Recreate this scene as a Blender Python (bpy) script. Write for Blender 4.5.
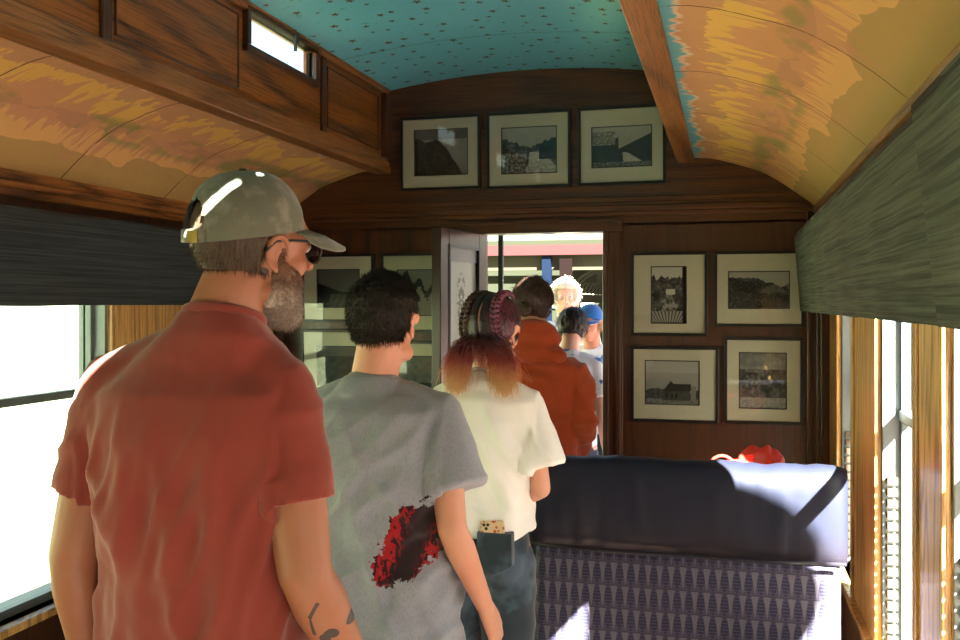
import bpy, bmesh, math, random
from mathutils import Vector, Matrix, Euler, noise
from math import sin, cos, pi, radians
random.seed(7)
C = bpy.context.scene.collection
for o in list(bpy.data.objects): bpy.data.objects.remove(o)
S = bpy.context.scene

# ------------------------------------------------------------------ camera, light, exposure
YAW = math.atan(248/933.33)
cam = bpy.data.objects.new('camera', bpy.data.cameras.new('camera')); C.objects.link(cam)
cam.location = (0, 0, 1.6); cam.rotation_euler = (radians(90), 0, YAW)
cam.data.sensor_width = 36; cam.data.lens = 35; cam.data.shift_y = -17/960; cam.data.clip_start = .05
S.camera = cam
S.view_settings.view_transform = 'Standard'; S.view_settings.look = 'None'
S.view_settings.gamma = 1; S.view_settings.use_curve_mapping = False
S.view_settings.exposure = 0.46
world = bpy.data.worlds.new('sky'); S.world = world; world.use_nodes = True
wn = world.node_tree; bg = wn.nodes['Background']
sky = wn.nodes.new('ShaderNodeTexSky'); sky.sky_type = 'NISHITA'; sky.sun_disc = False
sky.sun_elevation = radians(37); sky.sun_rotation = radians(142); sky.air_density = 1.3; sky.dust_density = 2.5
wn.links.new(sky.outputs[0], bg.inputs[0]); bg.inputs[1].default_value = 0.34
sun = bpy.data.objects.new('sun', bpy.data.lights.new('sun', 'SUN')); C.objects.link(sun)
SUN = Vector((-1, 1.07, -1.14)).normalized()
sun.rotation_euler = SUN.to_track_quat('-Z', 'Y').to_euler(); sun.location = (6, -6, 8)
sun.data.energy = 165; sun.data.angle = radians(.6); sun.data.color = (1, .95, .87)

# ------------------------------------------------------------------ material helpers
class NT:
    def __init__(s, name, rough=.5, spec=.5):
        s.m = bpy.data.materials.new(name); s.m.use_nodes = True; s.t = s.m.node_tree
        s.b = s.t.nodes['Principled BSDF']; s.b.inputs['Roughness'].default_value = rough
        s.b.inputs['Specular IOR Level'].default_value = spec
    def n(s, typ, ins=None, **kw):
        x = s.t.nodes.new('ShaderNode'+typ)
        for k, v in kw.items(): setattr(x, k, v)
        for k, v in (ins or {}).items(): s.set(x.inputs[k], v)
        return x
    def set(s, sock, v):
        if isinstance(v, bpy.types.NodeSocket): s.t.links.new(v, sock)
        elif v is not None:
            if isinstance(v, tuple) and len(v) == 3 and sock.type == 'RGBA': v = v+(1,)
            sock.default_value = v
    def ma(s, op, a, b=None, c=None, clamp=False):
        x = s.n('Math', operation=op, use_clamp=clamp)
        for i, v in enumerate((a, b, c)):
            if v is not None: s.set(x.inputs[i], v)
        return x.outputs[0]
    def vm(s, op, a, b=None, scale=None):
        x = s.n('VectorMath', operation=op); s.set(x.inputs[0], a)
        if b is not None: s.set(x.inputs[1], b)
        if scale is not None: s.set(x.inputs['Scale'], scale)
        return x.outputs['Value'] if op in ('LENGTH', 'DOT_PRODUCT', 'DISTANCE') else x.outputs[0]
    def obj(s): return s.n('TexCoord').outputs['Object']
    def uv(s): return s.n('TexCoord').outputs['UV']
    def sep(s, v): return s.n('SeparateXYZ', {0: v}).outputs
    def comb(s, x, y, z=0.): return s.n('CombineXYZ', {0: x, 1: y, 2: z}).outputs[0]
    def noise(s, vec, scale=5., det=4., rough=.55, dist=0.): return s.n('TexNoise', {'Vector': vec, 'Scale': scale, 'Detail': det, 'Roughness': rough, 'Distortion': dist}).outputs['Fac']
    def ss(s, a, lo, hi):
        x = s.n('MapRange', {0: a, 1: lo, 2: hi, 3: 0., 4: 1.}, interpolation_type='SMOOTHSTEP'); return x.outputs[0]
    def mix(s, f, a, b, blend='MIX'):
        x = s.n('Mix', data_type='RGBA', blend_type=blend); s.set(x.inputs[0], f); s.set(x.inputs[6], a); s.set(x.inputs[7], b); return x.outputs[2]
    def ramp(s, f, stops):
        x = s.n('ValToRGB', {0: f}); e = x.color_ramp.elements
        while len(e) < len(stops): e.new(.5)
        for q, (p, c) in zip(e, stops): q.position = p; q.color = c+(1,)
        return x.outputs[0]
    def col(s, c): s.set(s.b.inputs['Base Color'], c); return s
    def bump(s, h, st=.3, d=.01):
        x = s.n('Bump', {'Height': h, 'Strength': st, 'Distance': d}); s.t.links.new(x.outputs[0], s.b.inputs['Normal']); return s

def plain(name, c, rough=.5, metal=0., spec=.5, var=.12, sc=30.):
    t = NT(name, rough, spec); n = t.noise(t.obj(), sc)
    t.col(t.mix(n, tuple(x*(1-var) for x in c), tuple(min(1, x*(1+var)) for x in c))); t.b.inputs['Metallic'].default_value = metal
    return t.m

def wood(name, axis, dark, light, rough=.33, wear=0., sc=1., coat=.35):
    t = NT(name, rough); p = t.obj(); st = [1., 1., 1.]; st['xyz'.index(axis)] = .07
    v = t.vm('MULTIPLY', p, tuple(st))
    big = t.noise(v, 3.2*sc, 2., .4)
    ring = t.ma('SINE', t.ma('MULTIPLY', big, 95.))
    ring = t.ma('POWER', t.ma('MULTIPLY_ADD', ring, .5, .5), 2.2)
    st2 = [1., 1., 1.]; st2['xyz'.index(axis)] = .03
    pore = t.noise(t.vm('MULTIPLY', p, tuple(st2)), 170*sc, 3., .7)
    tone = t.noise(v, 1.1, 3.)
    f = t.ma('ADD', t.ma('MULTIPLY', ring, .55), t.ma('MULTIPLY', t.ss(pore, .42, .62), .55), clamp=True)
    c = t.mix(f, light, dark); c = t.mix(t.ss(tone, .35, .7), c, tuple(x*.62 for x in light), 'MIX') if wear == 0 else t.mix(t.ma('MULTIPLY', t.ss(tone, .5, .7), wear), c, tuple(x*.4 for x in dark))
    t.col(c); t.bump(t.ma('SUBTRACT', 1., f), .18, .004)
    t.b.inputs['Coat Weight'].default_value = coat; t.b.inputs['Coat Roughness'].default_value = .16
    return t.m
DK, LT = (.022, .0065, .0022), (.155, .05, .0145)
W_h = wood('end wall oak across', 'x', DK, (.125, .040, .012))
W_v = wood('end wall oak upright', 'z', (.016, .005, .002), (.105, .033, .010))
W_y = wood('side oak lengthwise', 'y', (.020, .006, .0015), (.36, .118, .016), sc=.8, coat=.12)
W_m = wood('moulding oak', 'y', (.05, .015, .004), (.42, .17, .045), sc=1.4)
W_lit = wood('lit window post oak', 'z', (.16, .05, .01), (.95, .55, .17), .3, sc=1.5)  # same oak as the walls, its colour lightened as if lit by the windows
W_d = wood('dark door walnut', 'z', (.010, .004, .003), (.035, .013, .008), .3, coat=.25)

def glass(name, tint=(1, 1, 1), rough=.0, refl=1., ior=1.5):
    t = NT(name); fr = t.n('Fresnel', {'IOR': ior}).outputs[0]
    tr = t.n('BsdfTransparent', {0: tint}).outputs[0]; gl = t.n('BsdfGlossy', {'Color': (1, 1, 1), 'Roughness': rough}).outputs[0]
    mx = t.n('MixShader', {0: t.ma('MULTIPLY', t.ma('MULTIPLY', fr, refl, clamp=True), t.ma('SUBTRACT', 1., t.n('NewGeometry').outputs['Backfacing'])), 1: tr, 2: gl}).outputs[0]
    t.t.links.new(mx, t.t.nodes['Material Output'].inputs[0]); return t.m
G_win = glass('window glass', (.97, 1, .98)); G_pic = glass('picture glass', (.98, 1, .99), .015, 1.3)
M_alu = plain('grey green aluminium', (.17, .20, .20), .45, .2)
M_blk = plain('black frame lacquer', (.012, .011, .010), .3)
M_dark = plain('dark brown board', (.02, .015, .012), .8)  # near-black brown for the valance top boards
M_mat = plain('cream mat board', (.48, .44, .33), .9, var=.05)
M_rack = plain('dull brown catch rack', (.10, .07, .045), .6, .2)
M_brass = plain('old brass', (.45, .3, .1), .3, 1.)
M_steel = plain('painted steel', (.07, .07, .075), .4, .3)

def deck_material():
    t = NT('painted leaf ceiling cloth', .62, .35); x = t.sep(t.uv()); u, v = x[0], x[1]
    comb = t.noise(t.comb(t.ma('MULTIPLY', u, 30.), t.ma('MULTIPLY', v, 1.6)), 1., 3., .6)
    med = t.noise(t.comb(t.ma('MULTIPLY', u, 7.), t.ma('MULTIPLY', v, 3.)), 1., 3.)
    big = t.noise(t.comb(t.ma('MULTIPLY', u, 3.6), t.ma('MULTIPLY', v, 4.)), 1., 2., .4)
    fine = t.noise(t.comb(u, v), 60., 3.)
    c = t.mix(med, (.64, .37, .17), (.52, .27, .12))
    def blob(vc, vw, nz, th, sharp=.04, comb_amt=.0):
        d = t.ma('DIVIDE', t.ma('ABSOLUTE', t.ma('SUBTRACT', v, vc)), vw)
        q = t.ma('SUBTRACT', t.ma('MULTIPLY', nz, 2.), d)
        if comb_amt: q = t.ma('ADD', q, t.ma('MULTIPLY', t.ma('SUBTRACT', comb, .5), comb_amt))
        return t.ss(q, th, th+sharp)
    c = t.mix(t.ss(t.ma('ADD', v, t.ma('MULTIPLY', t.ma('SUBTRACT', big, .5), .30)), .70, .71), c, (.50, .32, .11))
    c = t.mix(t.ma('MULTIPLY', blob(.55, .16, t.noise(t.comb(t.ma('MULTIPLY', u, 4.5), t.ma('MULTIPLY', v, 5.), 7.), 1., 2.), .26, .25), .85), c, (.30, .27, .09))
    c = t.mix(blob(.66, .15, t.noise(t.comb(t.ma('MULTIPLY', u, 5.5), t.ma('MULTIPLY', v, 6.), 3.), 1., 2., .4), .42), c, (.76, .44, .16))
    c = t.mix(blob(.38, .24, t.noise(t.comb(t.ma('MULTIPLY', u, 5.), t.ma('MULTIPLY', v, 5.), 11.), 1., 3., .5), .42, .05, .9), c, (.78, .50, .12))
    c = t.mix(t.ma('MULTIPLY', blob(.52, .30, t.noise(t.comb(t.ma('MULTIPLY', u, 4.), t.ma('MULTIPLY', v, 3.), 5.), 1., 2.), .52, .06, 3.4), .8), c, (.60, .29, .16))
    gb = t.ma('MULTIPLY', t.ss(t.noise(t.comb(t.ma('MULTIPLY', u, 2.6), t.ma('MULTIPLY', v, 3.5), 15.), 1., 2.), .50, .57), t.ma('SUBTRACT', 1., t.ss(t.ma('ABSOLUTE', t.ma('SUBTRACT', v, .56)), .06, .13)))
    c = t.mix(t.ma('MULTIPLY', gb, .75), c, (.30, .27, .085))
    c = t.mix(t.ma('MULTIPLY', t.ss(fine, .72, .75), .5), c, (.55, .42, .2))
    ev = t.ma('ADD', v, t.ma('MULTIPLY', t.ma('SUBTRACT', comb, .5), .13)); ev = t.ma('ADD', ev, t.ma('MULTIPLY', t.ma('SUBTRACT', med, .5), .12))
    ev = t.ma('SUBTRACT', ev, t.ma('MULTIPLY', t.ma('SUBTRACT', t.noise(t.comb(u, 0.), 2.2, 2.), .5), .22)); c = t.mix(t.ma('MULTIPLY', t.ma('SUBTRACT', 1., t.ss(ev, .12, .14)), t.ss(t.noise(t.comb(u, v), 2.3), .3, .5)), c, (.7, .6, .42))
    c = t.mix(t.ma('SUBTRACT', 1., t.ss(ev, .10, .115)), c, (.14, .50, .58))
    seam = t.ma('ABSOLUTE', t.ma('SUBTRACT', t.ma('FRACT', t.ma('ADD', t.ma('DIVIDE', u, .62), t.ma('MULTIPLY', t.noise(t.comb(v, v), 3.), .03))), .5))
    c = t.mix(t.ma('MULTIPLY', t.ma('SUBTRACT', 1., t.ss(seam, .002, .008)), t.ss(t.noise(t.comb(u, v), 9.), .3, .5)), c, (.12, .045, .02))
    t.col(c); t.bump(t.noise(t.comb(u, v), 8.), .25, .02); return t.m
M_deck = deck_material()

def star_material():
    t = NT('teal ceiling with gold stars', .5, .4); p = t.obj(); s = t.sep(p)
    q = t.comb(s[0], s[1], 0.); SC = 9.5
    vo = t.n('TexVoronoi', {'Vector': q, 'Scale': SC, 'Randomness': .75}, voronoi_dimensions='2D')
    d = t.sep(t.vm('SUBTRACT', q, vo.outputs['Position'])) if False else t.sep(t.vm('SUBTRACT', t.vm('SCALE', q, scale=SC), t.vm('SCALE', vo.outputs['Position'], scale=SC)))
    rnd = t.sep(vo.outputs['Color'])
    an = t.ma('ADD', t.ma('ARCTAN2', d[1], d[0]), t.ma('MULTIPLY', rnd[0], 6.28)); r = t.ma('SQRT', t.ma('ADD', t.ma('MULTIPLY', d[0], d[0]), t.ma('MULTIPLY', d[1], d[1])))
    k = t.ma('ABSOLUTE', t.ma('SUBTRACT', t.ma('FRACT', t.ma('MULTIPLY', t.ma('ADD', an, 12.566), 5/6.2832)), .5))
    R = t.ma('MULTIPLY', t.ma('MULTIPLY_ADD', t.ma('POWER', t.ma('MULTIPLY', k, 2.), 1.6), .62, .38), t.ma('MULTIPLY_ADD', rnd[1], .13, .09))
    star = t.ma('LESS_THAN', r, R)
    c = t.mix(t.noise(p, 1.5, 5.), (.12, .50, .62), (.18, .60, .74))
    c = t.mix(t.ma('MULTIPLY', t.ss(t.noise(p, 30., 3.), .66, .7), .4), c, (.03, .2, .19))
    seam = t.ma('ABSOLUTE', t.ma('SUBTRACT', t.ma('FRACT', t.ma('DIVIDE', s[1], 1.1)), .5)); c = t.mix(t.ma('MULTIPLY', t.ma('SUBTRACT', 1., t.ss(seam, .002, .006)), .5), c, (.02, .12, .12))
    t.col(t.mix(star, c, (.085, .055, .018))); return t.m
M_star = star_material()

def linen_material(name, a, b):
    t = NT(name, .85, .2); x = t.sep(t.obj())
    v = t.comb(t.ma('MULTIPLY', x[0], 3.), t.ma('MULTIPLY', x[1], 2.), t.ma('MULTIPLY', x[2], 170.))
    n1 = t.noise(v, 1., 4., .6); n2 = t.noise(t.comb(t.ma('MULTIPLY', x[0], 120.), t.ma('MULTIPLY', x[1], 120.), t.ma('MULTIPLY', x[2], 50.)), 2.)
    f = t.ma('ADD', t.ma('MULTIPLY', t.ss(n1, .3, .7), .75), t.ma('MULTIPLY', n2, .25))
    t.col(t.mix(f, a, b)); t.bump(f, .3, .004); return t.m
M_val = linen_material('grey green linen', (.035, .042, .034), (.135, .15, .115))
M_val_shade = linen_material('shade darkened linen', (.018, .024, .025), (.058, .070, .070))  # same linen as the right side, shade darkened into its colour

# ------------------------------------------------------------------ mesh helpers
def finish(name, bm, mat, parent=None, smooth=False, bev=0., kind=None):
    me = bpy.data.meshes.new(name); bmesh.ops.recalc_face_normals(bm, faces=bm.faces); bm.to_mesh(me); bm.free()
    o = bpy.data.objects.new(name, me); C.objects.link(o)
    for m in (mat if isinstance(mat, (list, tuple)) else [mat]): me.materials.append(m)
    if smooth:
        for p in me.polygons: p.use_smooth = True
    if bev: q = o.modifiers.new('b', 'BEVEL'); q.width = bev; q.segments = 2; q.limit_method = 'ANGLE'
    if parent: o.parent = parent
    if kind: o['kind'] = kind
    return o
def tag(o, label, cat, group=None):
    o['label'] = label; o['category'] = cat
    if group: o['group'] = group
    return o
def thing(name, label, cat, loc=(0, 0, 0), rz=0., group=None):
    o = bpy.data.objects.new(name, None); C.objects.link(o); o.location = loc; o.rotation_euler = (0, 0, rz); o.empty_display_size = .1
    return tag(o, label, cat, group)
def box(bm, x0, x1, y0, y1, z0, z1, M=None, mi=0):
    vs = [bm.verts.new(Vector(p) if M is None else M @ Vector(p)) for p in ((x0,y0,z0),(x1,y0,z0),(x1,y1,z0),(x0,y1,z0),(x0,y0,z1),(x1,y0,z1),(x1,y1,z1),(x0,y1,z1))]
    for f in ((0,3,2,1),(4,5,6,7),(0,1,5,4),(1,2,6,5),(2,3,7,6),(3,0,4,7)):
        q = bm.faces.new([vs[i] for i in f]); q.material_index = mi
def boxo(name, dims, mat, parent=None, bev=0., kind=None):
    bm = bmesh.new(); box(bm, *dims); return finish(name, bm, mat, parent, bev=bev, kind=kind)
def loft(bm, rings, cap=True):
    rs = [[bm.verts.new(p) for p in r] for r in rings]; n = len(rs[0])
    for a, b in zip(rs, rs[1:]):
        for i in range(n): bm.faces.new((a[i], a[(i+1) % n], b[(i+1) % n], b[i]))
    if cap: bm.faces.new(rs[0][::-1]); bm.faces.new(rs[-1])
    return rs
def tube(bm, pts, rad, seg=12, sph=True, cap=True, flat=None, cut=False):
    """round tube along pts; flat = (axis, factor) squashes the section"""
    pts = [Vector(p) for p in pts]; rad = rad if isinstance(rad, (list, tuple)) else [rad]*len(pts)
    rings = []; n0 = None
    for i, p in enumerate(pts):
        d = (pts[min(i+1, len(pts)-1)]-pts[max(i-1, 0)]).normalized()
        if n0 is None: n0 = d.orthogonal().normalized()
        n0 = (n0-d*n0.dot(d)).normalized(); b = d.cross(n0); r = []
        for k in range(seg):
            a = 2*pi*k/seg; off = (n0*cos(a)+b*sin(a))*rad[i]
            if flat: ax = Vector(flat[0]).normalized(); off -= ax*off.dot(ax)*(1-flat[1])
            r.append(p+off)
        rings.append(r)
    loft(bm, rings, cap)
    if sph:
        for p, r in list(zip(pts, rad))[:-1 if cut else None]: ball(bm, p, (r, r, r), seg=12)
def uvs(bm, useg, vseg, m):
    top = bm.verts.new(m @ Vector((0, 0, 1))); bot = bm.verts.new(m @ Vector((0, 0, -1))); rs = []
    for i in range(1, vseg):
        e = pi*i/vseg; rs.append([bm.verts.new(m @ Vector((sin(e)*cos(2*pi*k/useg), sin(e)*sin(2*pi*k/useg), cos(e)))) for k in range(useg)])
    for k in range(useg):
        q = (k+1) % useg; bm.faces.new((top, rs[0][k], rs[0][q])); bm.faces.new((bot, rs[-1][q], rs[-1][k]))
        for a, b in zip(rs, rs[1:]): bm.faces.new((a[k], b[k], b[q], a[q]))
def ball(bm, c, r, M=None, seg=16):
    m = Matrix.Translation(Vector(c)) @ (M.to_4x4() if M else Matrix.Identity(4)) @ Matrix.Diagonal((r[0], r[1], r[2], 1))
    uvs(bm, seg, max(6, seg*2//3), m)
def prism(bm, pts2, a0, a1, axis='y'):
    def P(u, v, a): return {'y': (u, a, v), 'x': (a, u, v), 'z': (u, v, a)}[axis]
    loft(bm, [[P(u, v, a0) for u, v in pts2], [P(u, v, a1) for u, v in pts2]])
def remesh(bm, vox, smooth=4, f=.5):
    """fuse overlapping closed shells into one continuous skin"""
    bmesh.ops.recalc_face_normals(bm, faces=bm.faces)
    me = bpy.data.meshes.new('tmp'); bm.to_mesh(me); bm.free(); o = bpy.data.objects.new('tmp', me); C.objects.link(o)
    r = o.modifiers.new('r', 'REMESH'); r.mode = 'VOXEL'; r.voxel_size = vox
    if smooth: q = o.modifiers.new('s', 'SMOOTH'); q.iterations = smooth; q.factor = f
    dg = bpy.context.evaluated_depsgraph_get(); me2 = bpy.data.meshes.new_from_object(o.evaluated_get(dg), depsgraph=dg)
    out = bmesh.new(); out.from_mesh(me2); bpy.data.objects.remove(o); bpy.data.meshes.remove(me); bpy.data.meshes.remove(me2)
    return out
def displace(bm, fn):
    bm.normal_update()
    mv = [(v, v.normal*fn(v.co)) for v in bm.verts]
    for v, d in mv: v.co += d

# ------------------------------------------------------------------ the ground outside
def ground(name, dims, a, b, sc):
    t = NT(name, .9, .2); n = t.noise(t.obj(), sc, 6.); t.col(t.mix(n, a, b)); bm = bmesh.new(); box(bm, *dims)
    return finish(name, bm, t.m, kind='structure')
ground('floor_gravel_yard', (.55, 40, -30, 40, -1.3, -1.15), (.10, .068, .060), (.145, .10, .090), 3.)
ground('floor_meadow', (-40, -2.4, -30, 40, -1.3, -1.15), (.06, .08, .028), (.115, .125, .065), 1.2)
ground('floor_platform', (-2.4, .55, 4.75, 26, -.15, 0), (.07, .065, .06), (.09, .085, .08), 4.)

t = NT('dry hillside', .9, .2); t.col(t.mix(t.noise(t.obj(), .9, 6.), (.06, .08, .03), (.17, .18, .12))); bm = bmesh.new(); loft(bm, [[(-8, y, -1.3), (-14, y, .4), (-24, y, 4), (-40, y, 14), (-40, y, -1.4)] for y in (-30, 40)]); finish('floor_hillside', bm, t.m, kind='structure')
# ------------------------------------------------------------------ the carriage shell
XL, XR, YB, YE = -2.30, .45, -4.2, 4.47
PR = [(-.20, 2.275), (-.08, 2.272), (.05, 2.237), (.15, 2.20), (.23, 2.152), (.30, 2.10), (.345, 2.06), (.39, 2.02)]
PRs = []
for i in range(len(PR)-1):      # Catmull-Rom through the measured arch
    p0 = PR[max(i-1, 0)]; p1 = PR[i]; p2 = PR[i+1]; p3 = PR[min(i+2, len(PR)-1)]
    for k in range(4):
        s = k/4; PRs.append(tuple(.5*(2*p1[j]+(p2[j]-p0[j])*s+(2*p0[j]-5*p1[j]+4*p2[j]-p3[j])*s*s+(3*p1[j]-p0[j]-3*p2[j]+p3[j])*s**3) for j in (0, 1)))
PRs.append(PR[-1]); MIR = -1.885
PLs = [(MIR-x, z) for x, z in PRs]
CZ = lambda x: 2.675+.065*(1-((x+.9425)/.7425)**2)      # the star ceiling is gently arched
def deck(prof, name):
    bm = bmesh.new(); uv = bm.loops.layers.uv.new('UVMap'); n = len(prof)-1
    L = [0]
    for a, b in zip(prof, prof[1:]): L.append(L[-1]+math.hypot(b[0]-a[0], b[1]-a[1]))
    ys = [YB+(YE+.06-YB)*i/24 for i in range(25)]
    for dz in (0, .04):
        g = [[bm.verts.new((x, y, z+dz)) for x, z in prof] for y in ys]
        for i in range(24):
            for j in range(n):
                f = bm.faces.new((g[i][j], g[i+1][j], g[i+1][j+1], g[i][j+1]))
                for l, (a, b) in zip(f.loops, ((i, j), (i+1, j), (i+1, j+1), (i, j+1))): l[uv].uv = (ys[a], L[b]/L[-1])
    return finish(name, bm, M_deck, smooth=True, kind='structure')
deck(PRs, 'ceiling'); deck(PLs, 'ceiling')
bm = bmesh.new(); xs = [-1.74+1.6*i/24 for i in range(25)]
loft(bm, [[(x, y, CZ(x)) for x in xs]+[(x, y, CZ(x)+.05) for x in xs[::-1]] for y in (YB, YE+.06)]); finish('ceiling', bm, M_star, kind='structure')

# clerestory side walls: framed panels and small hinged windows, right openings shaped for sun streaks
PER, W0, W1, Y0C = 1.45, 3.05, 3.60, 3.70
def clerestory(side):
    sx = -1 if side == 'left' else 1
    xw = -1.685 if side == 'left' else -.20
    def X(a, b): return (xw+a*sx, xw+b*sx) if sx > 0 else (xw+b*sx, xw+a*sx)
    wl = bmesh.new(); ws = [(W0-PER*k+(.15 if sx > 0 else 0), W1-PER*k+(.15 if sx > 0 else 0)) for k in range(5)]
    ys = [YB]+sorted([y for w in ws for y in w])+[YE+.05]
    for i in range(0, len(ys)-1, 2): box(wl, *X(.0, .04), ys[i], ys[i+1], 2.27, 2.72)
    zb, zt = (2.535, 2.655) if sx < 0 else (2.432, 2.512)
    for a, b in ws: box(wl, *X(0, .04), a, b, 2.27, zb); box(wl, *X(0, .04), a, b, zt, 2.72)
    finish('wall_clerestory_'+side, wl, W_y, kind='structure')
    md = bmesh.new()        # bottom and top mouldings, stepped
    for a, z0, z1 in ((-.030, 2.262, 2.29), (-.022, 2.29, 2.315), (-.012, 2.315, 2.335), (-.02, 2.655, 2.672), (-.03, 2.672, 2.70)):
        box(md, *X(a, .0), YB, YE, z0, z1)
    box(md, *X(-.03, .05), YB, YE, 2.255, 2.268)
    finish('trim_clerestory_'+side, md, W_m, bev=.003, kind='structure')
    st = bmesh.new()
    for k in range(-1, 5):
        y = Y0C-PER*k
        if y < YE: box(st, *X(-.014, 0), y-.022, y+.022, 2.335, 2.655)
    box(st, *X(-.03, .0), YE-.07, YE, 2.335, 2.655)
    for k in range(5):
        for a, b in ((Y0C-PER*(k+1)+.045, W0-PER*k-.06), (Y0C-PER*k+.045, Y0C-PER*k+.66) if k == 0 else (0, 0)):
            if b > a:
                for q in ((a, b, 2.36, 2.368), (a, b, 2.622, 2.63), (a, a+.008, 2.36, 2.63), (b-.008, b, 2.36, 2.63)): box(st, *X(-.007, 0), *q)
    finish('trim_clerestory_stile_'+side, st, W_lit if False else W_v, bev=.004, kind='structure')
    for a, b in ws:
        f = bmesh.new(); e = .028
        for (y0, y1, z0, z1) in ((a-e, b+e, zb-e, zb), (a-e, b+e, zt, zt+e*.6), (a-e, a, zb, zt), (b, b+e, zb, zt)): box(f, *X(-.022, .03), y0, y1, z0, z1)
        fo = finish('window_clerestory_'+side, f, W_v, bev=.004, kind='structure')
        boxo('glass', (*X(.015, .019), a, b, zb, zt), G_win, fo)
        g = bmesh.new(); ym = (a+b)/2+.07; box(g, *X(-.034, -.018), ym-.012, ym+.012, 2.63, 2.67); box(g, *X(-.03, -.018), ym-.006, ym+.006, 2.60, 2.64); finish('latch', g, M_steel, fo, bev=.002)
clerestory('left'); clerestory('right')

# side walls with window openings
SILL, TOP = .54, 1.80
wins_r = [(3.64, 4.07), (2.46, 3.04), (1.44, 2.12), (.35, .95), (-.75, -.15), (-1.85, -1.25), (-2.95, -2.35)]
wins_l = [(3.6, 4.2), (2.10, 3.09), (.95, 1.80), (-.2, .65), (-1.35, -.5), (-2.5, -1.65), (-3.6, -2.8)]
def side_wall(side, wins):
    s = 1 if side == 'right' else -1; xi = XR if s > 0 else XL
    def X(a, b): return tuple(sorted((xi+a*s, xi+b*s)))
    w = bmesh.new(); box(w, *X(0, .13), YB, YE+.05, -.05, SILL); box(w, *X(0, .13), YB, YE+.05, TOP, 2.2)
    finish('wall_'+side, w, W_v if s < 0 else W_v, kind='structure')
    ed = sorted([y for q in wins for y in q]); ed = [YB]+ed+[YE+.05]
    for i in range(0, len(ed)-1, 2):
        p = bmesh.new(); box(p, *X(0, .07), ed[i], ed[i+1], SILL, TOP)
        box(p, *X(-.012, 0), ed[i]+.05, ed[i+1]-.05, SILL, TOP)
        finish('trim_window_post_'+side, p, W_lit, bev=.004, kind='structure')
        b = bmesh.new()
        for y0, sg in ((ed[i], 1), (ed[i+1], -1)):
            ya, yb = sorted((y0+sg*.004, y0+sg*.022)); box(b, *X(-.02, 0), ya, yb, SILL, TOP)
            ya, yb = sorted((y0+sg*.03, y0+sg*.042)); box(b, *X(-.018, 0), ya, yb, SILL, TOP)
        finish('trim_window_bead_'+side, b, W_lit, bev=.003, kind='structure')
    sl = bmesh.new(); box(sl, *X(-.035, .05), YB, YE, SILL-.03, SILL); finish('trim_sill_'+side, sl, W_lit, bev=.006, kind='structure')
    n = 1
    for a, b in wins:
        f = bmesh.new(); e = .03; zm = 1.262
        for (y0, y1, z0, z1, d0, d1) in ((a, b, SILL, SILL+e, .04, .12), (a, b, TOP-e, TOP, .03, .12), (a, a+.012, SILL, TOP, .0, .09), (b-.012, b, SILL, TOP, .0, .12),
            (a, a+e, SILL, TOP, .05, .075), (b-e, b, SILL, TOP, .05, .075), (a, b, zm-.014, zm+.016, .045, .085),
            (a+.012, a+.03, zm, TOP, .082, .10), (b-.03, b-.012, zm, TOP, .082, .10)): box(f, *X(d0, d1), y0, y1, z0, z1)
        fo = finish('window_%s_%d' % (side, n), f, M_alu, bev=.002, kind='structure'); n += 1
        boxo('lower_pane', (*X(.060, .063), a+e, b-e, SILL+e, zm), G_win, fo)
        boxo('upper_pane', (*X(.088, .091), a+.02, b-.02, zm, TOP-e), G_win, fo)
        r = bmesh.new()
        for k in range(15): box(r, *X(.012, .04), b-.03, b-.012, SILL+.04+.034*k, SILL+.062+.034*k)
        finish('catch_rack', r, M_rack, fo)
side_wall('right', wins_r); side_wall('left', wins_l)
def cornice(side):
    f = (lambda x: x) if side == 'right' else (lambda x: MIR-x)
    pr = [(.46, 2.06), (.392, 2.05), (.372, 2.035), (.366, 2.02), (.372, 2.008), (.386, 2.0), (.386, 1.985), (.398, 1.975), (.404, 1.955), (.416, 1.95), (.416, 1.93), (.432, 1.92), (.435, 1.80), (.46, 1.80)]
    bm = bmesh.new(); prism(bm, [(f(x), z) for x, z in pr], YB, YE); finish('trim_cornice_'+side, bm, W_m, kind='structure')
    bm = bmesh.new()
    for k in range(6): y = 2.78+1.3*(k-4); x = sorted((f(.42), f(.436))); box(bm, *x, y-.015, y+.015, 1.80, 1.95)
    finish('trim_frieze_'+side, bm, W_v, kind='structure')
cornice('left'); cornice('right')
# floor, end walls, roof over the lower decks
t = NT('dark floor boards', .5); n = t.noise(t.vm('MULTIPLY', t.obj(), (1., .06, 1.)), 30.); t.col(t.mix(n, (.05, .025, .015), (.12, .06, .035)))
boxo('floor', (XL, XR, YB, 4.75, -.08, 0), t.m, kind='structure')
def top(x):
    if x < MIR+.20 or x > -.20:
        xx = x if x > -.2 else MIR-x
        for (a, za), (b, zb) in zip(PRs, PRs[1:]):
            if a <= xx <= b: return za+(zb-za)*(xx-a)/(b-a)+.02
        return 2.04
    return CZ(x)+.02
def wall_strip(name, y0, y1, x0, x1, zf0, zf1, mat, n=60):
    bm = bmesh.new(); xs = [x0+(x1-x0)*i/n for i in range(n+1)]
    xs = sorted(set(xs+[q for q in (MIR+.1999, MIR+.2001, -.2001, -.1999) if x0 < q < x1]))
    loft(bm, [[(x, y, zf0(x)) for x in xs]+[(x, y, zf1(x)) for x in xs[::-1]] for y in (y0, y1)]); return finish(name, bm, mat, kind='structure')
DX0, DX1, DZ = -1.17, -.578, 1.940
wall_strip('wall_front_upper', YE, YE+.06, XL, XR+.02, lambda x: DZ+.03, top, W_h, 160)
for nm, a, b in (('wall_front_left', XL, DX0-.03), ('wall_front_right', DX1+.03, XR+.02)): boxo(nm, (a, b, YE, YE+.06, 0, DZ+.04), W_v, kind='structure')
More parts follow.
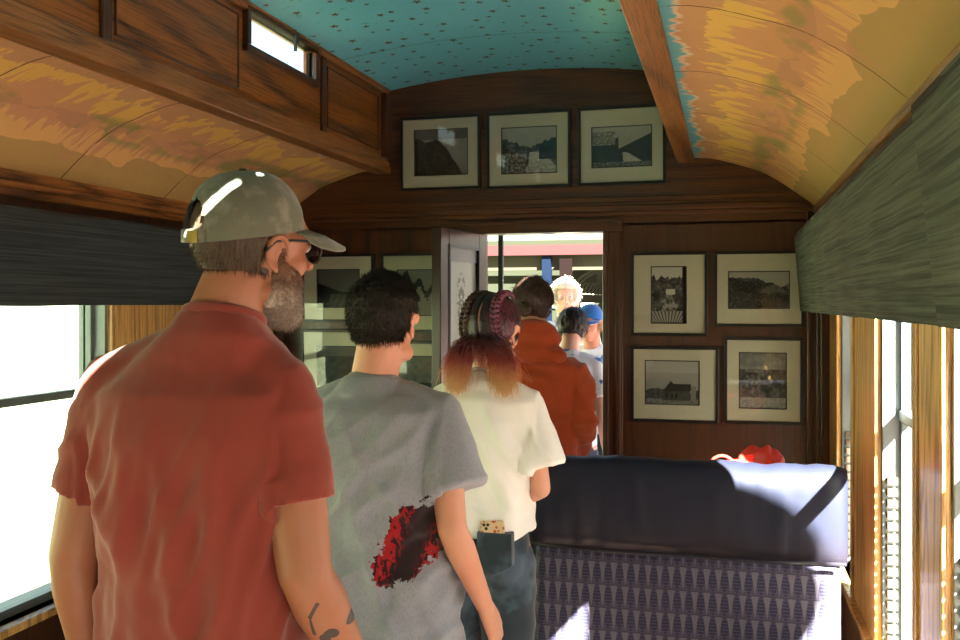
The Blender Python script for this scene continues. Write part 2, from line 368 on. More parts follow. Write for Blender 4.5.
wall_strip('wall_back', YB-.06, YB, XL, XR+.02, lambda x: 0, top, W_v, 160)
bm = bmesh.new()
for d, z0, z1 in ((.030, 2.015, 2.035), (.045, 2.035, 2.062), (.030, 2.062, 2.08), (.014, 2.08, 2.105)): box(bm, XL, XR, YE-d, YE, z0, z1)
finish('trim_picture_rail', bm, wood('rail oak', 'x', (.02, .006, .002), (.17, .055, .015)), bev=.004, kind='structure')
bm = bmesh.new()
box(bm, DX0-.10, DX1+.095, YE-.022, YE+.1, DZ, DZ+.06); box(bm, DX0-.10, DX1+.095, YE-.034, YE, DZ+.045, DZ+.062)
finish('trim_door_head', bm, W_h, bev=.004, kind='structure')
for s, x in ((1, DX1), (-1, DX0)):
    bm = bmesh.new()
    for a, b, d in ((0, .095, .018), (.012, .03, .028), (.06, .085, .03)): q = sorted((x+s*a, x+s*b)); box(bm, *q, YE-d, YE+.09, 0, DZ)
    finish('trim_door_jamb', bm, W_v, bev=.004, kind='structure')
bm = bmesh.new()
for x0 in (-.46, -.40): pass
for x in (.385, .345): box(bm, x, x+.02, YE-.02, YE, 0, 2.02)
box(bm, .40, .45, YE-.05, YE, 0, 2.02); box(bm, XL, XL+.05, YE-.05, YE, 0, 2.02)
finish('trim_corner', bm, W_v, bev=.004, kind='structure')
for side, x0, x1 in (('left', XL, DX0-.1), ('right', DX1+.1, XR)): boxo('baseboard_'+side, (x0, x1, YE-.02, YE, 0, .14), W_h, bev=.004, kind='structure')

# valances of grey linen over the windows
def valance(name, label, side, y0, y1, xt, xb, ztop, zbot, mat):
    root = thing(name, label, 'valance', (XR if side > 0 else XL, (y0+y1)/2, zbot), 0)
    ox, oy, oz = root.location; wall = 0.; L = (y1-y0)/2; H = ztop-zbot
    n = 60; bm = bmesh.new(); th = .012*side; rings = []
    for i in range(n+1):
        y = -L+2*L*i/n; wv = .003*sin(i*.9)+.004*noise.noise((i*.13, side, 0))
        rings.append([(xt-ox+wv*.3, y, H), (xb-ox+wv, y, .0+.004*noise.noise((i*.2, 3, side))), (xb-ox+th+wv, y, 0), (xt-ox+th, y, H)])
    loft(bm, rings); finish('front_panel', bm, mat, root)
    for y in (-L, L-.012):
        bm = bmesh.new(); loft(bm, [[(xt-ox, yy, H), (xb-ox, yy, 0), (wall, yy, 0), (wall, yy, H)] for yy in (y, y+.012)]); finish('end_return', bm, mat, root)
    bm = bmesh.new(); a, b = sorted((xt-ox, wall)); box(bm, a, b, -L, L, H-.012, H); finish('top_board', bm, M_dark, root)
    return root
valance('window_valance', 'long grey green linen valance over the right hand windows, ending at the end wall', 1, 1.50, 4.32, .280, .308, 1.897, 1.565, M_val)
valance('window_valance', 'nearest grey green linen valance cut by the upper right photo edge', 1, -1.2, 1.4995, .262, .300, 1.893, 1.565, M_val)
valance('window_valance', 'shade darkened linen valance over the left hand windows behind the capped man', -1, -.6, 4.30, -2.10, -2.115, 1.895, 1.592, M_val_shade)

# ------------------------------------------------------------------ framed photographs
def n2(x, y, s=0): return noise.fractal((x, y, s), 1., 2., 5)
def paint(kind, u, v, asp):
    """grey value of a faded mountain railway photograph at u right, v up"""
    x = u*asp; g = n2(x*7, v*7, kind)*.9
    fine = .55*n2(x*19, v*19, kind+9)
    sky_ = .72-.12*(1-v)+.03*g
    def ridge(h, amp, f, s): return h+amp*noise.fractal((u*f, s, kind), 1, 2, 4)
    if kind == 0:      # dark rock hill
        h = .75-1.5*max(0, u-.45)**1.3*1.4+.06*n2(u*6, 1); val = sky_*.75 if v > h else .10+.32*max(0, fine)+.1*g
        if v > .78: val = .33
        if u < .08 and v < .8: val = .03
    elif kind == 1:    # river gorge with pines
        h = max(.55+.35*abs(u-.5)*1.3+.06*n2(u*16, 2), .55 if .3 < u < .7 else 0); r = abs(u-.62-.4*(.45-v)*sin(v*6))
        val = sky_*.85 if v > h else (.62+.3*fine if (v < .46 and r < .10+.5*(.46-v)) else .16+.5*max(0, fine)+.2*g)
        if v < .45 and u < .45: val = .38+.7*fine
        if u > .68 and v > .3 and v < h: val = .05+.15*max(0, fine)
    elif kind == 2:    # train by a road under a hill
        h = .45+.55*max(0, u-.45)*1.2 if u > .45 else .72+.1*n2(u*12, 4); val = sky_*.9 if v > h else .10+.25*max(0, fine)
        if u < .40 and v > .55 and v < .88: val = .45+.6*fine
        if .1 < u < .42 and .22 < v < .52: val = .06+.25*max(0, n2(x*40, v*40, 3))
        if v < .36 and abs(u-.55-.6*(.36-v)) < .04+.5*(.36-v): val = .66+.2*fine
        if v < .14: val = .32+.5*fine
    elif kind == 3:    # street scene, upright
        val = .72 if v > .80+.08*n2(u*8, 1) else .16+.55*max(0, fine)+.25*g
        if v < .55 and abs(u-.5) < .42*(.62-v)+.05: val = .38+.7*fine
        if .42 < u < .68 and .5 < v < .6: val = .78
        if .4 < u < .75 and .28 < v < .34: val = .55
        if v < .22: val = .12+.5*abs(sin((u-.5)/(v+.25)*14))
        if u > .88: val = .08
    elif kind == 4:    # cliff and valley
        h = .82-.25*max(0, u-.42)*2+.05*n2(u*9, 7); h2 = .55+.2*sin(u*5+2)
        val = .58 if v > max(h, h2) else (.34 if v > h else .10+.55*max(0, fine)+.15*g)
        if .52 < u < .95 and v > .42 and v < .42+.22*sin((u-.5)*6.5): val = .30+.2*fine
        if u > .6 and v < .36: val = .07+.2*max(0, fine)
    elif kind == 5:    # lonely house
        val = .62 if v > .72 else .56-.1*(.72-v); h = .30+.16*sin(u*7)*(.5 if u < .3 else .35)+.05*n2(u*8, 3)
        if v < h: val = .22+.2*fine
        if v < .14: val = .40+.3*fine
        if .34 < u < .82 and .10 < v < .32: val = .20+.05*g
        if .34 < u < .62 and .32 < v < .32+.22*(1-abs(u-.48)/.14): val = .13
        if .48 < u < .84 and .32 < v < .47: val = .13
        if .84 < u < .93 and .1 < v < .42: val = .42
        for wx in (.40, .50, .58): val = .05 if abs(u-wx) < .018 and .16 < v < .26 else val
    elif kind == 6:    # town under hills, pale
        val = .42+.1*g if v > .7 else .22+.3*max(0, fine)+.2*g
        if .15 < u < .45 and .3 < v < .6: val = .30+.4*fine
        if v < .2: val = .5+.2*fine
    elif kind == 7:    # track curving round a dark hill
        val = .30 if v > .40+.42*max(0, .6-u) else .03
        if v < .36 and u > .30: val = .17+.10*abs(sin((u-.3)*22-v*9))
    elif kind == 8:    # branch over pale sky
        val = .42
        if abs(v-.9+.5*u+.1*sin(u*20)) < .09+.1*fine or (abs(u-.42-.05*sin(v*20)) < .09 and .2 < v < .7): val = .07
    elif kind == 9: val = .12+.15*g if v < .75 else .3
    else: val = .34+.1*g if v > .3 else .09
    return max(.01, min(.95, val))
def print_material():
    t = NT('silver gelatin print', .6, .3); a = t.n('VertexColor', layer_name='tone').outputs[0]; t.col(t.mix(1., a, (.80, .76, .66), 'MULTIPLY')); return t.m
M_prt = print_material()
PIC = 'framed railway photographs on the end wall'
def picture(label, kind, x0, x1, z0, z1, px0, px1, pz0, pz1, tilt=0.):
    cx, cz = (x0+x1)/2, (z0+z1)/2; w, h = (x1-x0)/2, (z1-z0)/2
    r = thing('picture_frame', label, 'picture', (cx, YE, cz), 0, PIC); r.rotation_euler = (radians(1.2), tilt, 0)
    bm = bmesh.new(); e = .014
    for d in ((-w-e, w+e, -.024, -.002, h, h+e), (-w-e, w+e, -.024, -.002, -h-e, -h), (-w-e, -w, -.024, -.002, -h, h), (w, w+e, -.024, -.002, -h, h)): box(bm, *d)
    box(bm, -w, w, -.006, -.003, -h, h); finish('frame', bm, M_blk, r, bev=.002)
    a, b, c, d = px0-cx, px1-cx, pz0-cz, pz1-cz; m = .005
    bm = bmesh.new()
    for q in ((-w, w, d, h), (-w, w, -h, c), (-w, a, c, d), (b, w, c, d)): box(bm, q[0], q[1], -.0145, -.010, q[2], q[3])
    finish('mat_board', bm, M_mat, r)
    bm = bmesh.new()
    for q in ((a, b, d-m, d), (a, b, c, c+m), (a, a+m, c, d), (b-m, b, c, d)): box(bm, q[0], q[1], -.0135, -.009, q[2], q[3])
    finish('inner_border', bm, M_blk, r)
    NX, NZ = 110, 84; bm = bmesh.new(); lay = bm.loops.layers.float_color.new('tone')
    vs = [[bm.verts.new((a+(b-a)*i/NX, -.0088, c+(d-c)*j/NZ)) for i in range(NX+1)] for j in range(NZ+1)]
    asp = (b-a)/(d-c); tone = [[paint(kind, i/NX, j/NZ, asp) for i in range(NX+1)] for j in range(NZ+1)]
    for j in range(NZ):
        for i in range(NX):
            f = bm.faces.new((vs[j][i], vs[j][i+1], vs[j+1][i+1], vs[j+1][i]))
            for l, (jj, ii) in zip(f.loops, ((j, i), (j, i+1), (j+1, i+1), (j+1, i))):
                g = tone[jj][ii]**1.8; l[lay] = (g, g, g, 1)
    finish('print', bm, M_prt, r)
    boxo('glass', (-w, w, -.019, -.0175, -h, h), G_pic, r)
picture('top row picture of a dark rocky hill, left of three above the door', 0, -1.585, -1.195, 2.180, 2.520, -1.528, -1.246, 2.238, 2.470)
picture('top row picture of a white river gorge, middle of three above the door', 1, -1.135, -.745, 2.175, 2.520, -1.077, -.799, 2.231, 2.460)
picture('top row picture of a road below a hill, right of three above the door', 2, -.683, -.296, 2.176, 2.522, -.633, -.345, 2.245, 2.442, -.004)
picture('upright street scene picture in a cream mat, right of the doorway', 3, -.430, -.105, 1.460, 1.825, -.352, -.186, 1.503, 1.773)
picture('wide picture of a cliff and valley, beside the right hand valance', 4, -.048, .320, 1.505, 1.825, .0, .272, 1.573, 1.747)
picture('lower picture of a lone wooden house, right of the doorway', 5, -.430, -.055, 1.055, 1.383, -.380, -.127, 1.122, 1.332)
picture('lower right picture of a pale town with window glare on its glass', 6, -.003, .315, 1.060, 1.430, .048, .259, 1.115, 1.375)
picture('picture of a curving track, top left of the four left of the door', 7, -2.13, -1.755, 1.515, 1.838, -2.06, -1.82, 1.575, 1.775)
picture('picture of a hanging branch, top right of the four left of the door', 8, -1.69, -1.33, 1.465, 1.838, -1.62, -1.40, 1.535, 1.77)
picture('dark picture low on the end wall, bottom left of the four', 9, -2.13, -1.77, 1.10, 1.45, -2.06, -1.84, 1.17, 1.38)
picture('pale greenish picture behind the boy, bottom right of the four', 10, -1.685, -1.33, 1.08, 1.395, -1.62, -1.40, 1.14, 1.335)

# ------------------------------------------------------------------ open door leaf
H0, H1 = Vector((-1.168, 4.44)), Vector((-1.232, 3.89)); dv = H1-H0; LW = dv.length; ang = math.atan2(dv.y, dv.x)
door = boxo('door_1', (0, .095, -.022, .022, 0.02, 1.935), W_d, bev=.003, kind='structure'); door.location = (H0.x, H0.y, 0); door.rotation_euler = (0, 0, ang)
bm = bmesh.new(); box(bm, LW-.095, LW, -.022, .022, .02, 1.935); box(bm, .095, LW-.095, -.022, .022, 1.86, 1.935); box(bm, .095, LW-.095, -.022, .022, .02, .28); box(bm, .095, LW-.095, -.022, .022, .92, 1.05); box(bm, .095, LW-.095, -.010, .010, .28, .92)
finish('door_stile', bm, W_d, door, bev=.004)
bm = bmesh.new()
for y in (-.026, .022):
    for q in ((.09, LW-.09, 1.85, 1.865), (.09, LW-.09, 1.045, 1.06), (.09, .105, 1.05, 1.86), (LW-.105, LW-.09, 1.05, 1.86)): box(bm, q[0], q[1], y, y+.004, q[2], q[3])
finish('glazing_bead', bm, M_blk, door)
t = NT('etched frosted glass', .45); p = t.sep(t.obj()); cx = LW/2
du = t.ma('DIVIDE', t.ma('SUBTRACT', p[0], cx), .055); dw = t.ma('DIVIDE', t.ma('SUBTRACT', p[2], 1.62), .12)
nz = t.noise(t.comb(t.ma('ABSOLUTE', t.ma('SUBTRACT', p[0], cx)), p[2]), 28., 2.)
rr = t.ma('SQRT', t.ma('ADD', t.ma('MULTIPLY', du, du), t.ma('MULTIPLY', dw, dw)))
orn = t.ma('MULTIPLY', t.ss(nz, .5, .53), t.ma('SUBTRACT', 1., t.ss(rr, .9, 1.1)))
t.b.inputs['Transmission Weight'].default_value = .55
t.col(t.mix(orn, (.62, .72, .68), (.10, .16, .10)))
boxo('etched_glass', (.10, LW-.10, -.004, .004, 1.055, 1.79), t.m, door)
bm = bmesh.new(); box(bm, .10, LW-.10, -.012, .012, 1.79, 1.86); finish('vent_strip', bm, M_alu, door, bev=.002)
bm = bmesh.new()
for s in (-1, 1):
    tube(bm, [(LW-.05, s*.02, .98), (LW-.05, s*.06, .98)], .009, 10); ball(bm, (LW-.05, s*.07, .98), (.026, .022, .026))
finish('door_handle', bm, M_brass, door, smooth=True)

# ------------------------------------------------------------------ benches
def leather_mat():
    t = NT('navy plum leather', .42, .22); p = t.obj(); z = t.sep(p)[2]
    n = t.noise(p, 3., 3.); c = t.mix(t.ss(z, .78, .92), (.022, .014, .019), (.011, .013, .028))
    t.col(t.mix(n, c, (.013, .014, .024))); t.bump(t.noise(p, 220., 2.), .12, .001); return t.m
def spindle_mat():
    t = NT('spindle patterned moquette', .8, .25); p = t.sep(t.obj())
    U, V = t.ma('DIVIDE', p[0], .037), t.ma('DIVIDE', p[2], .075)
    row = t.ma('FLOOR', V); a = t.ma('FRACT', U); b = t.ma('FRACT', V)
    d = t.ma('ABSOLUTE', t.ma('SUBTRACT', a, .5)); w = t.ma('MULTIPLY', t.ma('SINE', t.ma('MULTIPLY', b, pi)), .34)
    sp = t.ma('LESS_THAN', d, w)
    tri = t.ma('LESS_THAN', t.ma('ABSOLUTE', t.ma('SUBTRACT', t.ma('FRACT', t.ma('ADD', U, .5)), .5)), t.ma('MULTIPLY', b, .30))
    c = t.mix(tri, (.045, .036, .062), (.105, .095, .115)); c = t.mix(sp, c, (.012, .012, .034))
    c = t.mix(t.ma('MULTIPLY', t.ma('LESS_THAN', t.ma('FRACT', t.ma('MULTIPLY', V, 7.)), .35), .35), c, (.09, .075, .13))
    c = t.mix(t.ma('LESS_THAN', t.ma('ABSOLUTE', t.ma('SUBTRACT', b, .5)), .47), (.03, .027, .045), c)
    c = t.mix(t.ma('MULTIPLY', t.noise(t.obj(), 90., 2.), .4), c, (.05, .045, .075))
    t.col(c); t.bump(t.ma('MULTIPLY', sp, -1.), .25, .003); return t.m
M_lea, M_spi = leather_mat(), spindle_mat()
def cushion(x0, x1, y0, y1, z0, z1, r, wr=.006, seed=0, n=2.6):
    bm = bmesh.new(); rings = []; nx = 60; seg = 40
    hy, hz, cy, cz = (y1-y0)/2, (z1-z0)/2, (y0+y1)/2, (z0+z1)/2
    for i in range(nx+1):
        s = i/nx; x = x0+(x1-x0)*s; e = min((x-x0), (x1-x))/r; k = 1. if e >= 1 else math.sqrt(max(0, 1-(1-e)**2))*.45+.55
        if i in (0, nx): k = .5
        rg = []
        for j in range(seg):
            a = 2*pi*j/seg; c, q = cos(a), sin(a)
            yy, zz = hy*abs(c)**(2/n)*(1 if c > 0 else -1), hz*abs(q)**(2/n)*(1 if q > 0 else -1)
            w = wr*(noise.noise((x*7, zz*9+seed, yy*6))+.7*noise.noise((x*25, zz*5+seed, 4)))
            rg.append(Vector((x, cy+yy*k+w, cz+zz*(.88+.12*k)+w)))
        rings.append(rg)
    loft(bm, rings); return bm
def bench(name, label, loc, group, W=1.0):
    r = thing(name, label, 'bench', loc, 0, group); h = W/2
    finish('headrest_cushion', cushion(-h-.01, h, -.085, .085, .775, 1.085, .07, .007, 2, 2.9), M_lea, r, smooth=True)
    finish('back_cushion', cushion(-h+.01, h-.02, -.06, .07, .36, .79, .05, .004, 5, 4.5), M_spi, r, smooth=True)
    bm = bmesh.new(); tube(bm, [(-h+.01, -.086, .80), (-h*.5, -.090, .794), (0, -.091, .795), (h*.5, -.09, .794), (h-.01, -.085, .80)], .006, 8, False); finish('piping', bm, M_lea, r, smooth=True)
    finish('seat_cushion', cushion(-h, h-.02, .05, .56, .33, .47, .05, .004, 9, 4.5), M_spi, r, smooth=True)
    boxo('base', (-h+.03, h-.03, .05, .54, .10, .33), M_steel, r, bev=.01)
    for x in (-h+.03, h-.07):
        bm = bmesh.new(); box(bm, x, x+.03, .0, .05, 0, .80); box(bm, x, x+.03, 0, .54, 0, .05); box(bm, x, x+.03, .50, .54, 0, .33); finish('side_frame', bm, M_steel, r, bev=.006)
    return r
b1 = bench('bench_seat', 'navy bench back with patterned lower half and sun patches, right of aisle', (-.140, 3.13, 0), 'upholstered bench seats')
b2 = b1.copy(); C.objects.link(b2); b2.location = (-1.79, 3.13, 0); b2['label'] = 'upholstered bench left of the aisle, hidden behind the man in the red shirt'
for c in list(b1.children):
    q = c.copy(); C.objects.link(q); q.parent = b2
# red bag on the seat behind the bench back
bm = bmesh.new(); ball(bm, (0, 0, .27), (.115, .09, .27)); ball(bm, (.04, .02, .53), (.085, .06, .080)); ball(bm, (-.03, .0, .49), (.08, .07, .08)); ball(bm, (0, 0, .1), (.14, .1, .1))
bm = remesh(bm, .009, 4); displace(bm, lambda p: .016*noise.noise(p*Vector((22, 22, 8)) if False else Vector((p.x*30, p.y*30, p.z*9)))+.010*noise.noise(p*45))
M_red = plain('red nylon', (.62, .035, .02), .5, var=.25, sc=60.)
bag = thing('drawstring_bag', 'red crumpled bag showing just above the bench back', 'bag', (.075, 3.46, .48), 0)
finish('pouch', bm, M_red, bag, smooth=True)
bm = bmesh.new(); tube(bm, [(-.095+.055*cos(a), -.02, .50+.075*sin(a)) for a in [radians(-30+240*k/16) for k in range(17)]]+[(-.10, 0, .35)], .0055, 8); finish('strap', bm, M_red, bag, smooth=True)

# ------------------------------------------------------------------ depot shed and added shadow casters outside
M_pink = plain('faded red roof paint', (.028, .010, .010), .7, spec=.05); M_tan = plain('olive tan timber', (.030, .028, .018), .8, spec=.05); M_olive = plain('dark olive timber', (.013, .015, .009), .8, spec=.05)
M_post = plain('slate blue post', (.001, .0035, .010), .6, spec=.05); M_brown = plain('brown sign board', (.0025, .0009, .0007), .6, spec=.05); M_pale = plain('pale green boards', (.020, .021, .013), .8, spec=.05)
boxo('ceiling_vestibule', (-2.2, .30, 4.55, 5.6, 2.25, 2.32), M_olive, kind='structure')  # out of view, put in to shade the people outside
dp = thing('depot_shed', 'open depot shed with faded red roof edge and ribbed arched canopy beyond the doorway', 'building', (-2.5, 13.0, 0), 0)
bm = bmesh.new(); loft(bm, [[(x, -.5, 2.33), (x, -.5, 2.36), (x, .9, 2.38), (x, .9, 2.35)] for x in (-6, 6)]); finish('roof', bm, M_pink, dp)
bm = bmesh.new(); box(bm, -6, 6, -.55, -.5, 2.25, 2.39); finish('roof_edge', bm, M_pink, dp)
boxo('wall_plate', (-6, 6, -.40, -.28, 2.05, 2.28), M_tan, dp); boxo('tie_beam', (-6, .6, 1.0, 1.2, 1.90, 2.02), M_pale, dp)
boxo('back_boarding', (-6, 6, 6.0, 6.1, 0, 2.9), M_olive, dp)
for x in (-1.5, -1.05, -.4, .3, .65): 
    boxo('window_light', (x, x+.26, 5.95, 5.99, 1.50, 1.85), plain('daylit pane', (.3, .4, .25), .5), dp)
boxo('post', (.05, .17, -.5, -.38, 0, 2.28), M_post, dp); boxo('post', (-3.6, -3.48, -.5, -.38, 0, 2.28), M_post, dp); boxo('post', (3.6, 3.72, -.5, -.38, 0, 2.28), M_post, dp)
boxo('sign_board', (.30, .47, -.54, -.50, 1.93, 2.20), M_brown, dp)
for k in range(14):       # arched ribs of the barrel canopy running away to the right
    y = .2+k*.42; bm = bmesh.new(); tube(bm, [(2.6-2.3*cos(a), y, 1.70+.75*sin(a)) for a in [radians(4+172*i/18) for i in range(19)]], .045, 6, False); finish('canopy_rib', bm, M_pale, dp)
bm = bmesh.new(); arc = [radians(4+172*i/24) for i in range(25)]
loft(bm, [[(2.6-2.36*cos(a), y, 1.72+.80*sin(a)) for a in arc]+[(2.6-2.40*cos(a), y, 1.74+.84*sin(a)) for a in arc[::-1]] for y in (.1, 5.9)]); finish('canopy_skin', bm, M_olive, dp)
boxo('canopy_plate', (.2, .32, .1, 5.9, 1.60, 1.74), M_pale, dp)
tag(boxo('handrail_post', (-1.225, -1.200, 5.0, 5.025, 0, 2.3), plain('dark green rail', (.01, .035, .03), .4)), 'thin dark green upright rail standing in the open doorway', 'railing')
M_caster = plain('cream shadowcaster face', (.5, .46, .36), .5)
for lb, x, y, z, rx, rz in (('small oval signboard added out of view outside the windows beside the bench', 1.74, 1.12, 2.76, .34, .30), ('large oval signboard added out of view outside the farthest right window', 2.0, 2.3, 3.34, .44, .44)):
    sg = thing('shadowcaster', lb, 'shadow caster', (x, y, -1.15), 0); z += 1.15  # unseen ovals added to throw shadow on the bench and end wall
    bm = bmesh.new(); tube(bm, [(0, .07, 0), (0, .07, z)], .03, 12, False); finish('pole', bm, M_steel, sg, smooth=True)
    bm = bmesh.new(); loft(bm, [[(rx*k*cos(a), y_, z+rz*k*sin(a)) for a in [2*pi*q/48 for q in range(48)]] for y_, k in ((-.05, .96), (-.04, 1), (.03, 1), (.04, .96))]); finish('board', bm, M_caster, sg)
# ------------------------------------------------------------------ people
def skin_mat(name, base, extra=None):
    t = NT(name, .5, .4); p = t.obj(); n = t.noise(p, 14., 5.); n2_ = t.noise(p, 90., 3.)
    c = t.mix(n, base, (base[0]*1.0, base[1]*.70, base[2]*.62)); c = t.mix(t.ma('MULTIPLY', n2_, .25), c, tuple(x*.7 for x in base))
    if extra: c = extra(t, c, p)
    t.col(c); t.b.inputs['Subsurface Weight'].default_value = .12; t.b.inputs['Subsurface Radius'].default_value = (.02, .008, .004); t.b.inputs['Subsurface Scale'].default_value = .4
    t.bump(t.noise(p, 160., 3.), .12, .002); return t.m
def cloth_mat(name, c, rough=.85, heather=0., extra=None, sc=500.):
    t = NT(name, rough, .15); p = t.obj(); f = t.noise(p, sc, 2.); g = t.noise(p, 6., 3.)
    k = t.mix(g, tuple(x*.9 for x in c), tuple(min(1, x*1.06) for x in c))
    k = t.mix(t.ma('MULTIPLY', f, .25+heather), k, tuple(x*.55 for x in c))
    if heather: k = t.mix(t.ma('MULTIPLY', t.ss(t.noise(t.vm('MULTIPLY', p, (1., 1., .25)), 420., 2.), .48, .66), heather), k, tuple(x*.5 for x in c))
    if extra: k = extra(t, k, p)
    t.col(k); t.b.inputs['Sheen Weight'].default_value = .25; t.bump(f, .15, .001); return t.m
def hair_mat(name, a, b, rough=.45, extra=None):
    t = NT(name, rough, .4); p = t.obj(); n = t.noise(t.vm('MULTIPLY', p, (1., 1., .35)), 160., 3.)
    c = t.mix(n, a, b); c = extra(t, c, p) if extra else c
    t.col(c); t.bump(n, .6, .004); return t.m

def head_mesh(bm, M, s=1., fem=False, beard=False):
    """head centred between chin and crown; M maps head space (x right, y face, z up) to body space"""
    def B(c, r, rot=None): 
        m = M @ Matrix.Translation(Vector(c)*s) @ (rot.to_4x4() if rot else Matrix.Identity(4)) @ Matrix.Diagonal((r[0]*s, r[1]*s, r[2]*s, 1))
        uvs(bm, 24, 16, m)
    def T(pts, rad, seg=10):
        k = len(bm.verts); tube(bm, [M @ (Vector(p)*s) for p in pts], [r*s for r in rad], seg)
    B((0, -.012, .032), (.074, .092, .083)); B((0, .022, .03), (.066, .068, .066)); B((0, .022, -.03), (.058, .062, .062))
    B((0, .030, -.066), (.047, .052, .044)); B((0, .066, -.095), (.022, .018, .018)); B((0, .074, .038), (.045, .018, .014))      # jaw, chin, brow
    for q in (-1, 1):
        B((q*.036, .054, -.018), (.021, .026, .026)); B((q*.050, .018, -.070), (.016, .034, .022))
        B((q*.031, .077, .014), (.0135, .0125, .0115))
    T([(0, .084, .028), (0, .096, .006), (0, .110, -.016)], [.008, .009, .012]); B((-.012, .096, -.020), (.009, .012, .008)); B((.012, .096, -.020), (.009, .012, .008))
    B((0, .086, -.048), (.022, .010, .0055)); B((0, .084, -.060), (.019, .010, .0065))
def ear_mesh(bm, M, s=1.):
    for q in (-1, 1):
        R = Euler((radians(-12), 0, radians(q*-15))).to_matrix() @ Matrix.Scale(.88, 3)
        base = Vector((q*.073, -.008, -.002)); s_ = s; 
        pts = []
        for k in range(15):
            a = radians(-70+k*17); pts.append(M @ ((base+R @ Vector((q*.010*(1+.3*sin(a)), -.017*cos(a)+.004-.002*sin(a), .030*sin(a))))*s))
        tube(bm, pts, [.0052*s]*13+[.004*s]*2, 8)
        m = M @ Matrix.Translation((base+Vector((q*-.001, 0, 0)))*s) @ R.to_4x4() @ Matrix.Diagonal((.0055*s, .016*s, .027*s, 1))
        uvs(bm, 12, 8, m)
        m = M @ Matrix.Translation((base+Vector((q*.003, .003, -.028)))*s) @ Matrix.Diagonal((.0055*s, .008*s, .009*s, 1))
        uvs(bm, 10, 8, m)
def hand_mesh(bm, w, d, side, palm, s=1., curl=.35):
    """w wrist, d pointing direction, palm = direction the palm faces, side = +1 right hand"""
    d = Vector(d).normalized(); palm = Vector(palm); palm = (palm-d*palm.dot(d)).normalized(); lat = d.cross(palm).normalized()*side   # lat points to the thumb
    w = Vector(w); K = []
    for k, (o, L) in enumerate(((.030, .088), (.010, .092), (-.010, .086), (-.028, .078))):
        a = w+lat*o*.55*s+d*.008*s; b = w+lat*o*s+d*L*s; tube(bm, [a, (a+b)/2-palm*.002, b], [.015*s, .0145*s, .0115*s], 10); K.append(b)
    for k, (b, ls) in enumerate(zip(K, ((.042, .025, .020), (.047, .029, .021), (.043, .027, .021), (.034, .020, .018)))):
        an = curl*(.55+.12*k); p = b; pts = [p]; dd = d+lat*(.10-.07*k)
        for j, l in enumerate(ls):
            u = (dd.normalized()*cos(an)+palm*sin(an)); p = p+u*l*s; pts.append(p); an += curl*(1.0-.15*j)
        tube(bm, pts, [.0098*s, .0092*s, .0082*s, .0070*s], 10)
    t0 = w+lat*.020*s+d*.018*s+palm*.006*s; t1 = w+lat*.045*s+d*.045*s+palm*.016*s; t2 = t1+(d*.75+lat*.45+palm*.3).normalized()*.034*s; t3 = t2+(d*.95+palm*.35).normalized()*.028*s
    tube(bm, [t0, t1, t2, t3], [.015*s, .0125*s, .0102*s, .0085*s], 10)

def ringz(z, hx, hy, cx=0., cy=0., n=2.4, seg=32):
    r = []
    for k in range(seg):
        a = 2*pi*k/seg; c, q = cos(a), sin(a); r.append((cx+hx*abs(c)**(2/n)*(1 if c > 0 else -1), cy+hy*abs(q)**(2/n)*(1 if q > 0 else -1), z))
    return r
def eyes(parent, M, s):
    for q in (-1, 1):
        for nm, y, rr, mt in (('eye', .078, .0115, M_eye), ('iris', .0842, .0058, M_blk)):
            bm = bmesh.new(); ball(bm, M @ (Vector((q*.031, y, .014))*s), (rr*s,)*3); o = finish(nm, bm, mt, parent if nm == 'eye' else o, smooth=True)
def hairshell(name, M, s, parent, mat, wfn, th=.012, nz=.004, nf=60., z0=.028, rad=(.077, .094, .088), seg=72, inner=.86):
    bm = bmesh.new(); uvs(bm, seg, seg//2, Matrix.Identity(4))
    for v in bm.verts:
        d = v.co.normalized(); p = Vector((d.x*rad[0], d.y*rad[1]-.010, d.z*rad[2]+z0)); w = max(0., min(1., wfn(d, p)))
        k = noise.noise(Vector((d.x*6, d.y*6, d.z*2)))*nz*1.5+noise.noise(p*nf*3)*nz*.6
        off = (th+k)*w-.016*(1-w); v.co = M @ ((p+Vector((d.x, d.y, d.z))*off)*s)
    return finish(name, bm, mat, parent, smooth=True)
def strands(name, pts, parent, mat, r=.0008, segs=3):
    """pts: list of polylines; every hair a thin tapering three sided sliver"""
    bm = bmesh.new()
    for pl in pts:
        prev = None; n = len(pl)
        for i, p in enumerate(pl):
            d = (pl[min(i+1, n-1)]-pl[max(i-1, 0)]).normalized(); o = d.orthogonal().normalized(); b = d.cross(o); rr = r*(1-.85*i/(n-1))
            ring = [bm.verts.new(p+(o*cos(a)+b*sin(a))*rr) for a in (0, 2.09, 4.19)]
            if prev:
                for k in range(3): bm.faces.new((prev[k], prev[(k+1) % 3], ring[(k+1) % 3], ring[k]))
            prev = ring
    return finish(name, bm, mat, parent, smooth=True)
def shell_hairs(shell, n, length, flow, seed, spread=.35, cond=None, r=.0007):
    rnd = random.Random(seed); me = shell.data; vs = [v for v in me.vertices if cond is None or cond(v.co)]; out = []
    for _ in range(n):
        v = rnd.choice(vs); nn = v.normal; f = Vector(flow(v.co)); L = length*rnd.uniform(.6, 1.2)
        j = Vector((rnd.uniform(-1, 1), rnd.uniform(-1, 1), rnd.uniform(-1, 1)))
        p0 = v.co-nn*.003+j*.002; d = (nn*.45+f+j*spread).normalized(); out.append([p0, p0+d*L*.5, p0+(d+f*.4).normalized()*L])
    return out

